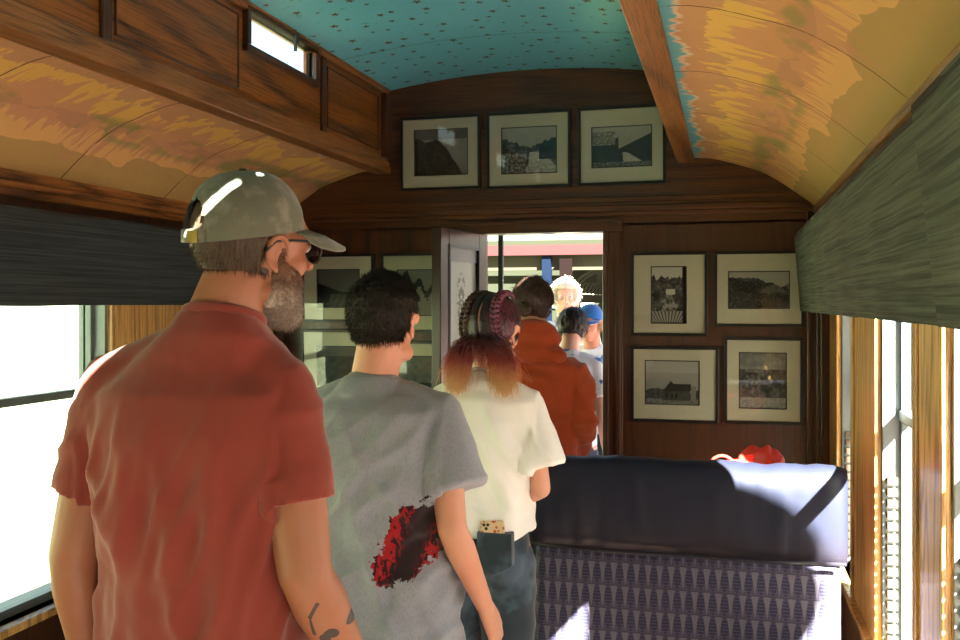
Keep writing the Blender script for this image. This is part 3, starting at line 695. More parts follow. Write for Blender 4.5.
def body(name, parent, mat, J, M, s, hs, vox=.006, fem=False, legs=True, hands=(('R', None, None, .35), ('L', None, None, .35)), hd=None):
    """one continuous figure: trunk, neck, head, arms with hands, legs"""
    bm = bmesh.new(); c = J['chest']
    k = .86 if fem else 1.
    rings = [ringz(.86*s, .155*s, .10*s, *J['hip']), ringz(.98*s, .15*s, .095*s, *J['hip']), ringz(1.08*s, .128*s*k, .088*s, c[0]*.5+J['hip'][0]*.5, c[1]), ringz(1.25*s, .145*s*k, .10*s, *c), ringz(1.37*s, .16*s*k, .092*s, *c), ringz(1.43*s, .11*s*k, .066*s, *c)]
    loft(bm, rings)
    nb = Vector((J['neck'][0], J['neck'][1], J['neckz'])); hc = M.translation
    up = M.to_3x3() @ Vector((0, 0, 1))
    tube(bm, [nb-Vector((0, 0, .07)), nb, hc+(M.to_3x3() @ Vector((0, -.022, -.045)))*hs], [.066*s*k, .060*s*k, .056*s*k], 20)
    head_mesh(bm, M, hs, fem); ear_mesh(bm, M, hs)
    for q in ('R', 'L'):
        sh, el, wr = (Vector(J[x+q]) for x in ('sh', 'el', 'wr')); a = .9 if fem else 1.; a *= J.get('arm', 1.)
        tube(bm, [nb-Vector((0, 0, .05)), sh], [.042*s, .040*s*a], 14)
        tube(bm, [sh, sh.lerp(el, .35), sh.lerp(el, .75), el], [.044*s*a, .050*s*a, .045*s*a, .041*s*a], 16)
        tube(bm, [el, el.lerp(wr, .25), el.lerp(wr, .6), wr], [.040*s*a, .043*s*a, .035*s*a, .026*s*a], 16)
        fd = (wr-el).normalized() if hd is None or q not in hd else Vector(hd[q][0]); pm = Vector((-1 if q == 'R' else 1, 0, 0)) if hd is None or q not in hd else Vector(hd[q][1])
        hand_mesh(bm, wr, fd, 1 if q == 'R' else -1, pm, s*(.92 if fem else 1.), .4)
    if legs:
        for q in (-1, 1):
            h = Vector((J['hip'][0]+q*.09*s, J['hip'][1], .90*s)); kn = Vector((h.x+q*.01, h.y+.015, .48*s)); an = Vector((kn.x, h.y-.02, .08*s))
            tube(bm, [h, h.lerp(kn, .5), kn, kn.lerp(an, .3), an], [.085*s, .072*s, .052*s, .052*s, .036*s], 18)
    bm = remesh(bm, vox, 5, .5); return finish(name, bm, mat, parent, smooth=True)
def tee(name, parent, mat, J, s, hem, vox=.009, w=1., fold=None, sleeve_r=.074, slv=None, depth=1., flare=1., longs=False, smooth=4, out=.0, tilt=.30):
    bm = bmesh.new(); c = J['chest']; h = J['hip']; n = J['neck']; nz = J['neckz']
    L = lambda t: (h[0]+(c[0]-h[0])*t, h[1]+(c[1]-h[1])*t)
    loft(bm, [ringz(hem, .170*s*w*flare, .118*s*depth, *h), ringz(hem+.08*s, .168*s*w*flare, .118*s*depth, *L(.2)), ringz(1.10*s, .163*s*w, .112*s*depth, *L(.5)), ringz(1.22*s, .175*s*w, .118*s*depth, *L(.8)),
        ringz(1.33*s, .186*s*w, .120*s*depth, *c), ringz(1.395*s, .178*s*w, .108*s*depth, *c), ringz(1.43*s, .135*s*w, .088*s, *c), *[[(x, y, z-tilt*(y-n[1])) for x, y, z in ringz(nz-dz_, a_*s, b_*s, *n)] for dz_, a_, b_ in ((.050, .105, .084), (.022, .080, .074), (.004, .069, .066))]])
    nb = Vector((n[0], n[1], nz-.04*s))
    for q in ('R', 'L'):
        sh, el = Vector(J['sh'+q]), Vector(J['el'+q]); sx = 1 if q == 'R' else -1
        tube(bm, [nb+Vector((sx*.035, 0, -.005)), nb.lerp(sh, .55)+Vector((0, 0, .006)), sh], [.050*s, .054*s, .056*s*min(1.15, w)], 18)
        if longs:
            wr = Vector(J['wr'+q]); tube(bm, [sh, sh.lerp(el, .5), el, el.lerp(wr, .35), el.lerp(wr, .75), el.lerp(wr, .93)], [.070*s, .072*s, .064*s, .066*s, .060*s, .042*s], 20)
        else:
            e = sh.lerp(el, slv or .62)+Vector((sx*out, 0, 0))
            tube(bm, [sh, sh.lerp(e, .3), sh.lerp(e, .55)], [.058*s, .062*s, .060*s], 20); tube(bm, [sh.lerp(e, .25), sh.lerp(e, .5), sh.lerp(e, .8), e], [.058*s, sleeve_r*s*.90, sleeve_r*s*.98, sleeve_r*s], 28, False)
    bm = remesh(bm, vox, smooth, .5)
    if fold: displace(bm, fold)
    return finish(name, bm, mat, parent, smooth=True)
def ring_band(name, parent, mat, c, hx, hy, r, tilt, seg=48, up=1.):
    bm = bmesh.new(); R = Euler((tilt, 0, 0)).to_matrix(); n = seg; rs = []
    for k in range(n):
        a = 2*pi*k/n; ctr = Vector((hx*cos(a), hy*sin(a), 0)); o = Vector((cos(a), sin(a), 0)).normalized(); rs.append([Vector(c)+R @ (ctr+o*r*cos(b)*.7+Vector((0, 0, r*sin(b)*1.8*up))) for b in [2*pi*i/10 for i in range(10)]])
    vr = [[bm.verts.new(p) for p in q] for q in rs]
    for i in range(n):
        for j in range(10): bm.faces.new((vr[i][j], vr[(i+1) % n][j], vr[(i+1) % n][(j+1) % 10], vr[i][(j+1) % 10]))
    return finish(name, bm, mat, parent, smooth=True)
def trousers(name, parent, mat, J, s, w=1., vox=.009, amp=.004):
    bm = bmesh.new(); h = J['hip']
    loft(bm, [ringz(.80*s, .165*s*w, .110*s, *h), ringz(.88*s, .170*s*w, .118*s, h[0], h[1]-.012), ringz(.96*s, .158*s*w, .108*s, *h), ringz(1.0*s, .150*s*w, .10*s, *h)])
    for q in (-1, 1):
        hh = Vector((h[0]+q*.085*s*w, h[1], .86*s)); kn = Vector((hh.x+q*.012, hh.y+.012, .48*s)); an = Vector((kn.x, hh.y-.02, .07*s))
        tube(bm, [hh, hh.lerp(kn, .4), kn, kn.lerp(an, .5), an], [.098*s*w, .092*s*w, .076*s, .068*s, .066*s], 22)
        ball(bm, (hh.x-q*.005, h[1]-.062*s, .87*s), (.080*s*w, .06*s, .085*s))
    bm = remesh(bm, vox, 4, .5)
    displace(bm, lambda p: amp*noise.noise(Vector((p.x*14, p.y*14, p.z*22)))+amp*.8*noise.noise(Vector((p.x*9, p.y*9, p.z*60 if p.z < .55 else p.z*20))))
    return finish(name, bm, mat, parent, smooth=True)
def shoes(parent, mat, J, s):
    for q in (-1, 1):
        x = J['hip'][0]+q*.107*s; y = J['hip'][1]-.02; bm = bmesh.new()
        ball(bm, (x, y+.10, .045), (.045, .10, .04)); ball(bm, (x, y-.02, .055), (.038, .06, .05)); tube(bm, [(x, y-.01, .05), (x, y-.01, .11)], .042, 14); box(bm, x-.042, x+.042, y-.07, y+.19, 0., .028)
        finish('shoe', remesh(bm, .008, 3), mat, parent, smooth=True)
def HM(loc, yaw=0., pitch=0., roll=0.): return Matrix.Translation(loc) @ Euler((pitch, roll, yaw), 'XYZ').to_matrix().to_4x4()
M_eye = plain('eye white', (.7, .68, .65), .2, var=.02)
M_shoe = plain('dark trainers', (.04, .04, .045), .7)
def jeans_mat(c): return cloth_mat('worn denim', c, .85, .3, lambda t, k, p: t.mix(t.ss(t.noise(p, 7., 3.), .48, .62), k, tuple(min(1, x*2.2) for x in c)), 380.)

# ---- man in the red shirt
s = 1.04; hs = 1.06
man = thing('person', 'man in a faded red shirt and olive cap, head turned right, nearest the camera', 'person', (-.883, 1.42, 0), 0)
J = dict(chest=(.015, 0.), hip=(0., .02), neck=(.050, .01), neckz=1.578, shR=(.165, .0, 1.455), elR=(.222, -.035, 1.165), wrR=(.272, .09, .93), shL=(-.160, .0, 1.455), elL=(-.232, -.01, 1.155), wrL=(-.262, .08, .90), arm=1.04)
HMm = HM((.086, .045, 1.692), radians(-29), radians(-3), radians(3))
def tattoo(t, c, p):
    m = None
    P = [((.262, -.020, 1.105), (.250, -.028, 1.085)), ((.250, -.028, 1.085), (.236, -.03, 1.062)), ((.236, -.03, 1.062), (.235, -.025, 1.03)), ((.262, .01, 1.055), (.250, .0, 1.02)), ((.282, .02, 1.05), (.262, .0, 1.03))]
    P = [tuple((x+.002, y, z+.036) for x, y, z in q) for q in P]
    for i, (a, b) in enumerate(P):
        a, b = Vector(a), Vector(b); ab = b-a; q = t.vm('SUBTRACT', p, tuple(a)); h = t.ma('DIVIDE', t.vm('DOT_PRODUCT', q, tuple(ab)), ab.length_squared, clamp=True)
        d = t.vm('SUBTRACT', q, t.vm('SCALE', tuple(ab), scale=h)); d = t.vm('LENGTH', t.vm('MULTIPLY', d, (1., .06, 1.))); k = t.ma('LESS_THAN', d, .0035 if i < 3 else .009); m = k if m is None else t.ma('MAXIMUM', m, k)
    return t.mix(t.ma('MULTIPLY', m, .9), c, (.02, .03, .035))
body('body', man, skin_mat('man skin', (.36, .165, .092), tattoo), J, HMm, s, hs, vox=.0048); eyes(man, HMm, hs)
def crease(p, fx, fz, sh, seed, k=5.):
    """thin raised ridges along a stretched noise field: hanging folds"""
    a = noise.noise(Vector((p.x*fx+p.z*sh, p.y*fx*.6+seed, p.z*fz)))
    return math.exp(-(a*k)**2)
def fold_man(p):
    g = min(1., max(.15, (1.50-p.z)/.25))
    v = .016*crease(p, 12, 2.4, 3., 1, 4.)+.012*crease(p, 16, 4.5, -5., 4)+.005*noise.noise(Vector((p.x*12, p.y*8, p.z*4)))
    if abs(p.x) > .185: v = (.008*crease(p, 10, 14, 4*(1 if p.x > 0 else -1), 8)+.004*noise.noise(p*16))*min(1, max(.1, (p.z-1.28)*12))/max(g, .5)
    return v*g+.0015*noise.noise(p*45)-.004
M_redshirt = cloth_mat('faded red cotton', (.25, .046, .032))
tee('shirt', man, M_redshirt, J, s, .90, .0078, 1.0, fold_man, .063, .64, out=.004)
ring_band('collar', man, M_redshirt, (.050, .010, 1.574), .069, .068, .0055, radians(-17))
for q, sx in (('R', 1), ('L', -1)): pass
trousers('trousers', man, cloth_mat('dark shorts', (.05, .05, .06)), J, s); shoes(man, M_shoe, J, s)
# short hair, beard
M_hm = hair_mat('brown greying hair', (.045, .026, .015), (.10, .062, .038), .6)
def w_hair(d, p): return (1. if p.z < .07 else 0)*max(0, min(1, (.012-p.y)*60))*max(0, min(1, (p.z+.052+(.028 if p.y > -.055 else 0)*0)*70))*(0 if abs(p.x) > .055 and p.y > -.022 and p.z < .015 else 1)
hm = hairshell('hair', HMm, hs, man, M_hm, w_hair, .0035, .001)
strands('hair_strands', shell_hairs(hm, 5000, .012, lambda c: (0, -.1, -.9), 3, .25, lambda c: (HMm.inverted() @ c).z/hs < .05 and (HMm.inverted() @ c).y/hs < .0 and (HMm.inverted() @ c).z/hs > -.055), hm, M_hm, .0006)
t = NT('grizzled beard', .7); p = t.obj(); hz = t.sep(p)[2]; nn = t.noise(p, 180., 3.)
c = t.mix(t.ss(hz, 1.585, 1.655), (.46, .40, .33), (.22, .10, .055)); t.col(t.mix(t.ss(nn, .4, .65), t.mix(.5, c, (.10, .055, .03)), c)); t.bump(nn, .6, .003); M_beard = t.m
bm = bmesh.new(); head_mesh(bm, HMm, hs); bm = remesh(bm, .0035, 5); IM = HMm.inverted(); bm.normal_update(); mv = []
for v in bm.verts:
    p = (IM @ v.co)/hs; c01 = lambda q: max(0., min(1., q))
    line = -.004-.60*max(0, p.y-.020) if p.y > .020 else .012
    w = c01((line-p.z)*90)*c01((p.y+.004+max(0, -.05-p.z)*.25)*90)
    if p.y > .082 and p.z > -.052: w *= c01(((-.030)-p.z)*200)*.6
    if abs(p.x) < .020 and -.066 < p.z < -.042 and p.y > .086: w = 0
    mv.append((v, v.normal*((.0045+.011*c01((-.055-p.z)*22)*c01((p.y-.02)*20)+.0025*noise.noise(p*70))*w-.006*(1-w))))
for v, d in mv: v.co += d
def beard_zone(c):
    p = (IM @ c)/hs; return p.y > .004 and p.z < (-.010-.60*max(0, p.y-.020) if p.y > .02 else .005) and not (p.y > .085 and p.z > -.066)
bd = finish('beard', bm, M_beard, man, smooth=True)
strands('beard_strands', shell_hairs(bd, 8000, .012, lambda c: HMm.to_3x3() @ Vector((0, .35, -.8)), 5, .4, beard_zone), bd, M_beard, .0006)
# glasses
bm = bmesh.new()
for q in (-1, 1):
    ctr = Vector((q*.034, .098, .012)); pts = [HMm @ ((ctr+Vector((q*.002+.029*cos(a), .002-.012*max(0, cos(a)*q), -.002+.023*sin(a))))*hs) for a in [2*pi*k/20 for k in range(21)]]
    tube(bm, pts, .0020, 6, False)
    tube(bm, [HMm @ (Vector(v_)*hs) for v_ in ((q*.061, .092, .020), (q*.074, .075, .021), (q*.080, .02, .018), (q*.082, -.012, .014), (q*.080, -.03, -.006))], [.0026]*5, 6, False)
tube(bm, [HMm @ (Vector(v_)*hs) for v_ in ((-.008, .102, .016), (0, .106, .019), (.008, .102, .016))], .0018, 6, False)
gl = finish('sunglasses', bm, M_blk, man, smooth=True)
bm = bmesh.new()
for q in (-1, 1):
    loft(bm, [[HMm @ ((Vector((q*.036+.028*cos(a), dy-(.012*max(0, cos(a)*q)), .010+.022*sin(a))))*hs) for a in [2*pi*k/24 for k in range(24)]] for dy in (.099, .1005)])
t = NT('smoke lens', .05, .8); t.col((.012, .014, .018)); finish('lens', bm, t.m, gl)
# baseball cap
capm = cloth_mat('washed olive cotton', (.155, .160, .115), .9, .1, lambda t, k, p: t.mix(t.ss(t.noise(p, 22., 4.), .5, .7), k, (.23, .225, .17)))
HMc = HMm @ HM((0, -.006*hs, .012*hs), 0, radians(7))
def capsurf(az, t, th=0.):   # az 0 = front, t 0 rim .. 1 crown button
    a = az; e = t*pi/2; rx, ry, hh = .085+th, .101+th, .098+th
    k = cos(e)**.72 if t < 1 else 0; z = sin(e)**1.0*hh
    return Vector((rx*k*sin(a), ry*k*cos(a)-.010, z+.018-.010*cos(a)*(1-t)*-1*.4-.012*(1-cos(a))*.5*(1-t)))
bm = bmesh.new(); NA, NT_ = 96, 24; g = {}
def hole(az, t): d = abs(((az-pi+pi) % (2*pi))-pi); return (d/.40)**2+((t-.16)/.30)**2 < 1 and t > .12
for lay in (0, 1):
    for i in range(NA):
        for j in range(NT_+1):
            az = 2*pi*i/NA; tt = j/NT_; seam = min(abs(((az+pi/6+0) % (pi/3))-pi/6), 9); p = capsurf(az+0, tt, -.0025*lay)
            p += (p-Vector((0, 0, .02))).normalized()*(-.0012*math.exp(-(((az % (pi/3))-pi/6)/.035)**2) + .0020*noise.noise(p*28) + .0016*noise.noise(p*60))
            g[lay, i, j] = bm.verts.new(HMc @ (p*hs))
def back(i): az = 2*pi*(i+.5)/NA; return abs(az-pi)
for lay in (0, 1):
    for i in range(NA):
        for j in range(NT_):
            tt = (j+.5)/NT_; inhole = (back(i)/.40)**2+((tt-.10)/.34)**2 < 1 and tt > .13
            if not inhole: bm.faces.new((g[lay, i, j], g[lay, (i+1) % NA, j], g[lay, (i+1) % NA, j+1], g[lay, i, j+1]))
bmesh.ops.remove_doubles(bm, verts=bm.verts, dist=.0002)
cap = finish('baseball_cap', bm, capm, man, smooth=True); cap['label'] = 'washed olive cotton cap with an open back strap'
bm = bmesh.new(); rings = []     # brim
for i in range(25):
    a = radians(-62+124*i/24); r0 = capsurf(a, 0, .001); ext = .084*max(0, cos(a*1.38))**.5; r1 = r0+Vector((sin(a)*.35, 1, 0)).normalized()*ext+Vector((0, 0, -.030*(ext/.080)-.034*sin(a)**2*(ext/.080)))
    rings.append([HMc @ (r0*hs), HMc @ (((r0+r1)/2+Vector((0, 0, .004)))*hs), HMc @ (r1*hs), HMc @ ((r1+Vector((0, 0, -.0035)))*hs), HMc @ (((r0+r1)/2+Vector((0, 0, .0005)))*hs), HMc @ ((r0+Vector((0, 0, -.0035)))*hs)])
loft(bm, rings); finish('brim', bm, capm, cap, smooth=True)
bm = bmesh.new(); ball(bm, HMc @ (capsurf(0, 1, .001)*hs), (.007, .007, .004)); finish('button', bm, capm, cap, smooth=True)
bm = bmesh.new(); rings = []
for i in range(17):
    a = pi-.46+.92*i/16; p0 = capsurf(a, .0, .002); p1 = capsurf(a, .115, .002); rings.append([HMc @ (p0*hs), HMc @ (p1*hs), HMc @ ((p1*.97+Vector((0, 0, .001)))*hs), HMc @ (p0*.97*hs)])
loft(bm, rings); st = finish('back_strap', bm, capm, cap, smooth=True)
bm = bmesh.new(); rings = []
for i in range(5):
    a = pi-.30+.26*i/4; p0 = capsurf(a, .0, .0045); p1 = capsurf(a, .11, .0045); rings.append([HMc @ (p0*hs), HMc @ (p1*hs), HMc @ (p1*.975*hs), HMc @ (p0*.975*hs)])
loft(bm, rings); finish('buckle', bm, M_brass, cap)

# ---- boy in the grey shirt
s = .965; hs = .99
kid = thing('person', 'dark haired boy in a heather grey shirt with a red and black print, back turned', 'person', (-.806, 2.11, 0), 0)
J = dict(chest=(.0, 0.), hip=(.02, .01), neck=(-.018, .0), neckz=1.418, shR=(.150, -.01, 1.335), elR=(.200, -.075, 1.085), wrR=(.250, .025, .885), shL=(-.165, .0, 1.335), elL=(-.205, -.04, 1.08), wrL=(-.215, .05, .86), arm=.86)
HMk = HM((.003, .01, 1.550), radians(-3), radians(-2))
body('body', kid, skin_mat('boy skin', (.62, .33, .22)), J, HMk, s, hs, vox=.0055); eyes(kid, HMk, hs)
def print_splash(t, k, p):
    x = t.sep(p); n = t.noise(t.vm('MULTIPLY', p, (1., .5, 1.)), 26., 5., .7); n2_ = t.noise(t.vm('MULTIPLY', p, (1.6, .5, .7)), 60., 3.)
    u = t.ma('SUBTRACT', x[0], t.ma('MULTIPLY_ADD', t.ma('SUBTRACT', x[2], 1.06), .35, .108)); v = t.ma('SUBTRACT', x[2], 1.050)
    d = t.ma('SQRT', t.ma('ADD', t.ma('POWER', t.ma('ABSOLUTE', t.ma('DIVIDE', u, .072)), 2.), t.ma('POWER', t.ma('ABSOLUTE', t.ma('DIVIDE', v, .105)), 2.)))
    d = t.ma('ADD', d, t.ma('MULTIPLY', t.ma('SUBTRACT', n, .5), 1.5)); m = t.ma('SUBTRACT', 1., t.ss(d, .86, .90)); back_ = t.ma('LESS_THAN', x[1], .03); m = t.ma('MULTIPLY', m, back_)
    ink = t.mix(t.ss(n2_, .48, .56), (.30, .008, .012), (.025, .006, .010)); d2 = t.ma('ADD', t.ma('ABSOLUTE', t.ma('SUBTRACT', u, .012)), t.ma('MULTIPLY', t.ma('SUBTRACT', n2_, .5), .12)); ink = t.mix(t.ma('SUBTRACT', 1., t.ss(d2, .018, .026)), ink, (.022, .012, .014))
    return t.mix(m, k, ink)
def fold_kid(p):
    g = min(1., max(.3, (1.40-p.z)/.2)); v = .013*crease(p, 11, 3.5, 6., 2)+.013*crease(p, 12, 6., -9., 6)+.003*noise.noise(p*12)-.004
    v += .005*max(0, sin((p.x*.8-(p.z-1.3)*.6)*75+3*noise.noise(p*6))) if p.x > .03 and p.z > 1.0 else 0
    return v*g*(.3 if abs(p.x) > .18 and p.z > 1.08 else 1)+.004*noise.noise(Vector((p.x*10, p.y*10, p.z*40)))*(1 if p.z < 1.0 else .2)
M_grey = cloth_mat('heather grey cotton', (.32, .335, .39), .9, .45, print_splash)
tee('shirt', kid, M_grey, J, s, .72, .0078, .98, fold_kid, .072, .64, flare=1.12, out=.026, depth=1.16)
M_g2 = cloth_mat('heather grey rib', (.28, .285, .30), .9, .45)
ring_band('collar', kid, M_g2, (-.018, .002, 1.412), .063, .062, .006, radians(-17))
trousers('trousers', kid, cloth_mat('dark trousers', (.05, .055, .07)), J, s, .84); shoes(kid, M_shoe, J, s)
M_hk = hair_mat('dark brown hair', (.010, .007, .005), (.030, .021, .015), .5)
def w_kid(d, p):
    if p.y > .045 and p.z < .055: return 0
    lo = -.088 if p.y < -.05 else -.088+(p.y+.05)*1.25
    return max(0, min(1, (p.z-lo)*55))*(0 if (abs(p.x) > .058 and p.y > -.020 and p.z < .022) else 1)
hk = hairshell('hair', HMk, hs, kid, M_hk, w_kid, .004, .003, rad=(.077, .096, .092))
def kcond(c): q = HMk.inverted() @ c; q = q/hs; return q.z > -.075+max(0, q.y+.05)*1.2 and q.y < .07 and not (abs(q.x) > .062 and q.y > -.022 and q.z < .02)
def kflow(c):
    q = HMk.inverted() @ c
    return HMk.to_3x3() @ (Vector((.25+.4*(q.x > 0), -.1, -.15)) if q.z > .06 else Vector((q.x*2, -.25, -.9)))
strands('hair_strands', shell_hairs(hk, 12000, .016, kflow, 11, .30, kcond), hk, M_hk, .0008)
strands('neck_fuzz', shell_hairs(hk, 1500, .010, lambda c: (0, -.1, -1), 12, .3, lambda c: -.095 < ((HMk.inverted() @ c)/hs).z < -.06 and ((HMk.inverted() @ c)/hs).y < -.03), hk, M_hk, .0005)

# ---- girl with braids
s = .935; hs = .97
girl = thing('person', 'girl in an oversized white shirt with pink tipped braids, phone in back pocket', 'person', (-.725, 2.78, 0), 0)
J = dict(chest=(.0, 0.), hip=(-.02, .02), neck=(.010, -.005), neckz=1.385, shR=(.135, -.005, 1.285), elR=(.185, -.035, 1.045), wrR=(.075, .125, .975), shL=(-.135, .0, 1.285), elL=(-.185, .02, 1.04), wrL=(-.09, .15, .96), arm=.85)
HMg = HM((.030, .0, 1.510), radians(-14), radians(-8))
body('body', girl, skin_mat('girl skin', (.66, .38, .27)), J, HMg, s, hs, vox=.0055, fem=True, hd={'R': ((-.8, .5, .1), (0, -1, 0)), 'L': ((.7, .6, .1), (0, -1, 0))}); eyes(girl, HMg, hs)
def fold_girl(p):
    g = min(1., max(.3, (1.36-p.z)/.2)); return (.016*crease(p, 10, 3., 4., 3)+.014*crease(p, 12, 6., 8., 7)-.006)*g*(.35 if abs(p.x) > .17 else 1)+.002*noise.noise(p*30)
M_white = cloth_mat('white cotton', (.86, .85, .81))
tee('shirt', girl, M_white, J, s, .905, .0085, 1.04, fold_girl, .078, .74, flare=1.04, depth=1.08, out=.012)
ring_band('collar', girl, M_white, (.010, .0, 1.380), .062, .060, .006, radians(-17))
jm = jeans_mat((.028, .042, .058)); jn = trousers('jeans', girl, jm, J, s, 1.04, amp=.005); shoes(girl, M_shoe, J, s)
for q in (-1, 1):
    bm = bmesh.new(); cx = -.02+q*.082; rg = []
    for (x, z) in ((-.052, .925), (.052, .925), (.054, .83), (0, .80), (-.054, .83)): rg.append((cx+x, z))
    loft(bm, [[(x, -.122-.010*(1-((x-cx)/.07)**2), z) for x, z in rg], [(x, -.085, z) for x, z in rg]]); finish('back_pocket', bm, jm, jn, bev=.003)
phone = thing('phone', 'phone in a patterned tan case sticking out of the jeans back pocket', 'phone', (-.725+.062, 2.78-.1165, .845), 0); phone.rotation_euler = (0, radians(-4), 0)
t = NT('tan flowered case', .3); n = t.n('TexVoronoi', {'Vector': t.obj(), 'Scale': 70.}).outputs[0]; t.col(t.mix(t.ss(n, .35, .4), (.5, .08, .03), (.66, .48, .30))); boxo('case', (-.036, .036, -.006, .005, 0, .115), t.m, phone, bev=.004)
bm = bmesh.new()
for x, z in ((-.024, .104), (-.012, .104), (-.018, .093)): ball(bm, (x, -.007, z), (.0048, .002, .0048))
finish('camera_lens', bm, M_blk, phone, smooth=True)
pk = lambda t, c, p: t.mix(t.ma('MULTIPLY', t.ss(t.noise(t.vm('MULTIPLY', p, (1., 1., .3)), 150., 2.), .5, .65), t.ss(t.sep(p)[0], .02, .06)), c, (.20, .025, .075))
M_hg = hair_mat('black hair with magenta', (.010, .006, .007), (.035, .016, .018), .4, pk)
hg = hairshell('hair', HMg, hs, girl, M_hg, lambda d, p: (0 if (p.y > .05 and p.z < .06) else 1)*max(0, min(1, (p.z+.062-.0*max(0, p.y))*60))*(0 if (abs(p.x) > .058 and p.y > -.020 and p.z < .016) else 1)*(.35 if abs(p.x) < .003 else 1), .008, .002, rad=(.078, .095, .090), seg=110)
mg = hair_mat('magenta black plait', (.02, .008, .012), (.22, .04, .10), .45)
md_ = hair_mat('dark brown plait', (.016, .008, .007), (.09, .045, .035), .45)
for q, mt in ((-1, md_), (1, mg)):
    bm = bmesh.new(); N = 15
    for i in range(N):
        f = i/(N-1); th = radians(65+f*140)        # runs from the forehead over the crown to the nape
        dx = q*(.36+.26*f); rr_ = math.sqrt(1-dx*dx); c0 = Vector((dx*.090, .104*cos(th)*rr_-.010, .099*sin(th)*rr_+.028)); nrm = Vector((dx, cos(th)*rr_, sin(th)*rr_)).normalized(); tan = Vector((0, -sin(th), cos(th)))
        for sd in (-1, 1):
            a = c0+Vector((q*sd*.016, 0, 0))+nrm*.002; b = c0+tan*.018+nrm*.006; tube(bm, [HMg @ (v_*hs) for v_ in (a, (a+b)/2+nrm*.003, b)], [.004*hs, .0085*hs, .004*hs], 8)
    finish('braid', bm, mt, hg, smooth=True)
t = NT('pink to blond hair', .45); p = t.obj(); z = t.sep(p)[2]; n = t.noise(p, 60., 2.); zz = t.ma('ADD', z, t.ma('MULTIPLY', t.ma('SUBTRACT', n, .5), .05))
t.col(t.ramp(t.ma('MULTIPLY', t.ma('SUBTRACT', zz, 1.36), 7.), [(.0, (.70, .40, .18)), (.28, (.58, .22, .10)), (.5, (.36, .055, .05)), (.8, (.16, .03, .04)), (1., (.03, .012, .014))])); M_tip = t.m
def tails(n, x0, x1, sprd, seed, zlen=.135):
    rnd = random.Random(seed); out = []
    for _ in range(n):
        f = rnd.random(); b = Vector((x0+rnd.gauss(0, .010), -.088+rnd.gauss(0, .006), -.048+rnd.gauss(0, .010))); L = zlen*rnd.uniform(.5, 1.1); e = b+Vector(((x1-x0)+rnd.gauss(0, sprd), -.020+rnd.gauss(0, .016), -L))
        m = (b+e)/2+Vector(((x1-x0)*.25+rnd.gauss(0, .008), -.014, .01)); w = Vector((rnd.gauss(0, .006), rnd.gauss(0, .006), 0))
        out.append([HMg @ (v_*hs) for v_ in (b, b.lerp(m, .5)+Vector((0, -.006, .006)), m, m.lerp(e, .5)+w, e)])
    return out
tl = strands('loose_hair', tails(1500, -.034, -.062, .015, 1, .14)+tails(1700, .050, .105, .018, 2, .14)+tails(120, 0., .01, .02, 3, .06), hg, M_tip, .0017)

# ---- person in the rust hoodie
s = .955; hs = .98
hood = thing('person', 'person in a rust orange hoodie with dark hair in a low bun, at the doorway', 'person', (-.765, 4.02, 0), 0)
J = dict(chest=(-.01, 0.), hip=(-.02, .0), neck=(-.055, .0), neckz=1.42, shR=(.135, .0, 1.275), elR=(.165, -.03, 1.085), wrR=(.110, .15, .93), shL=(-.165, .0, 1.275), elL=(-.205, .0, 1.05), wrL=(-.19, .12, .90), arm=.9)
HMh = HM((-.068, .03, 1.585), radians(-10), radians(-14))
body('body', hood, skin_mat('hoodie wearer skin', (.62, .36, .26)), J, HMh, s, hs, vox=.0065, fem=True); eyes(hood, HMh, hs)
M_rust = cloth_mat('rust fleece', (.36, .055, .016), .95)
def fold_hood(p): return .012*noise.noise(Vector((p.x*11, p.y*11, p.z*8)))+.012*crease(p, 8, 12, 5., 9)-.004+(.008*noise.noise(Vector((p.x*8, p.y*8, p.z*45))) if p.x > .09 and p.z < 1.2 else 0)
tee('hoodie', hood, M_rust, J, s, .84, .010, .97, fold_hood, longs=True, depth=1.1)
bm = bmesh.new()
for k in range(28):
    a = pi*(.5+(k-3)/22*1.) if False else radians(-35+250*k/27); a = -a
    ctr = Vector((-.055+.082*cos(a), .0+.080*sin(a)-.012, 1.445+.030*max(0, -sin(a)))); ball(bm, ctr, (.040, .038, .040+.020*max(0, -sin(a))), seg=10)
ball(bm, (-.055, -.085, 1.395), (.085, .04, .065)); ball(bm, (.02, -.06, 1.375), (.085, .05, .05)); ball(bm, (-.11, -.06, 1.375), (.08, .05, .05))
bm = remesh(bm, .009, 5); displace(bm, lambda p: .008*noise.noise(Vector((p.x*14, p.y*14, p.z*26)))); finish('hood', bm, M_rust, hood, smooth=True)
for q in ('R', 'L'):
    a, b = Vector(J['el'+q]), Vector(J['wr'+q]); bm = bmesh.new(); tube(bm, [a.lerp(b, .74), a.lerp(b, .97)], [.040, .036], 20, False); finish('cuff', bm, M_rust, hood, smooth=True)
trousers('jeans', hood, jeans_mat((.03, .04, .06)), J, s, .98, .011); shoes(hood, M_shoe, J, s)
M_hh = hair_mat('dark brown bun hair', (.012, .007, .005), (.085, .045, .030), .42)
hh = hairshell('hair', HMh, hs, hood, M_hh, lambda d, p: (0 if (p.y > .05 and p.z < .06) else 1)*max(0, min(1, (p.z+.065)*60))*(0 if (abs(p.x) > .060 and p.y > .0 and p.z < .016) else 1), .014, .004, rad=(.080, .097, .090))
bm = bmesh.new(); R_ = random.Random(4)
for k in range(10):
    a = k*2*pi/10; cc = Vector((.005+.026*cos(a), -.108+.006*sin(3*a), -.040+.024*sin(a))); a2 = a+1.4; c2 = Vector((.005+.026*cos(a2), -.118, -.040+.024*sin(a2))); tube(bm, [HMh @ (v_*hs) for v_ in (cc, (cc+c2)/2+Vector((0, -.012, 0)), c2)], [.010, .014, .009], 10)
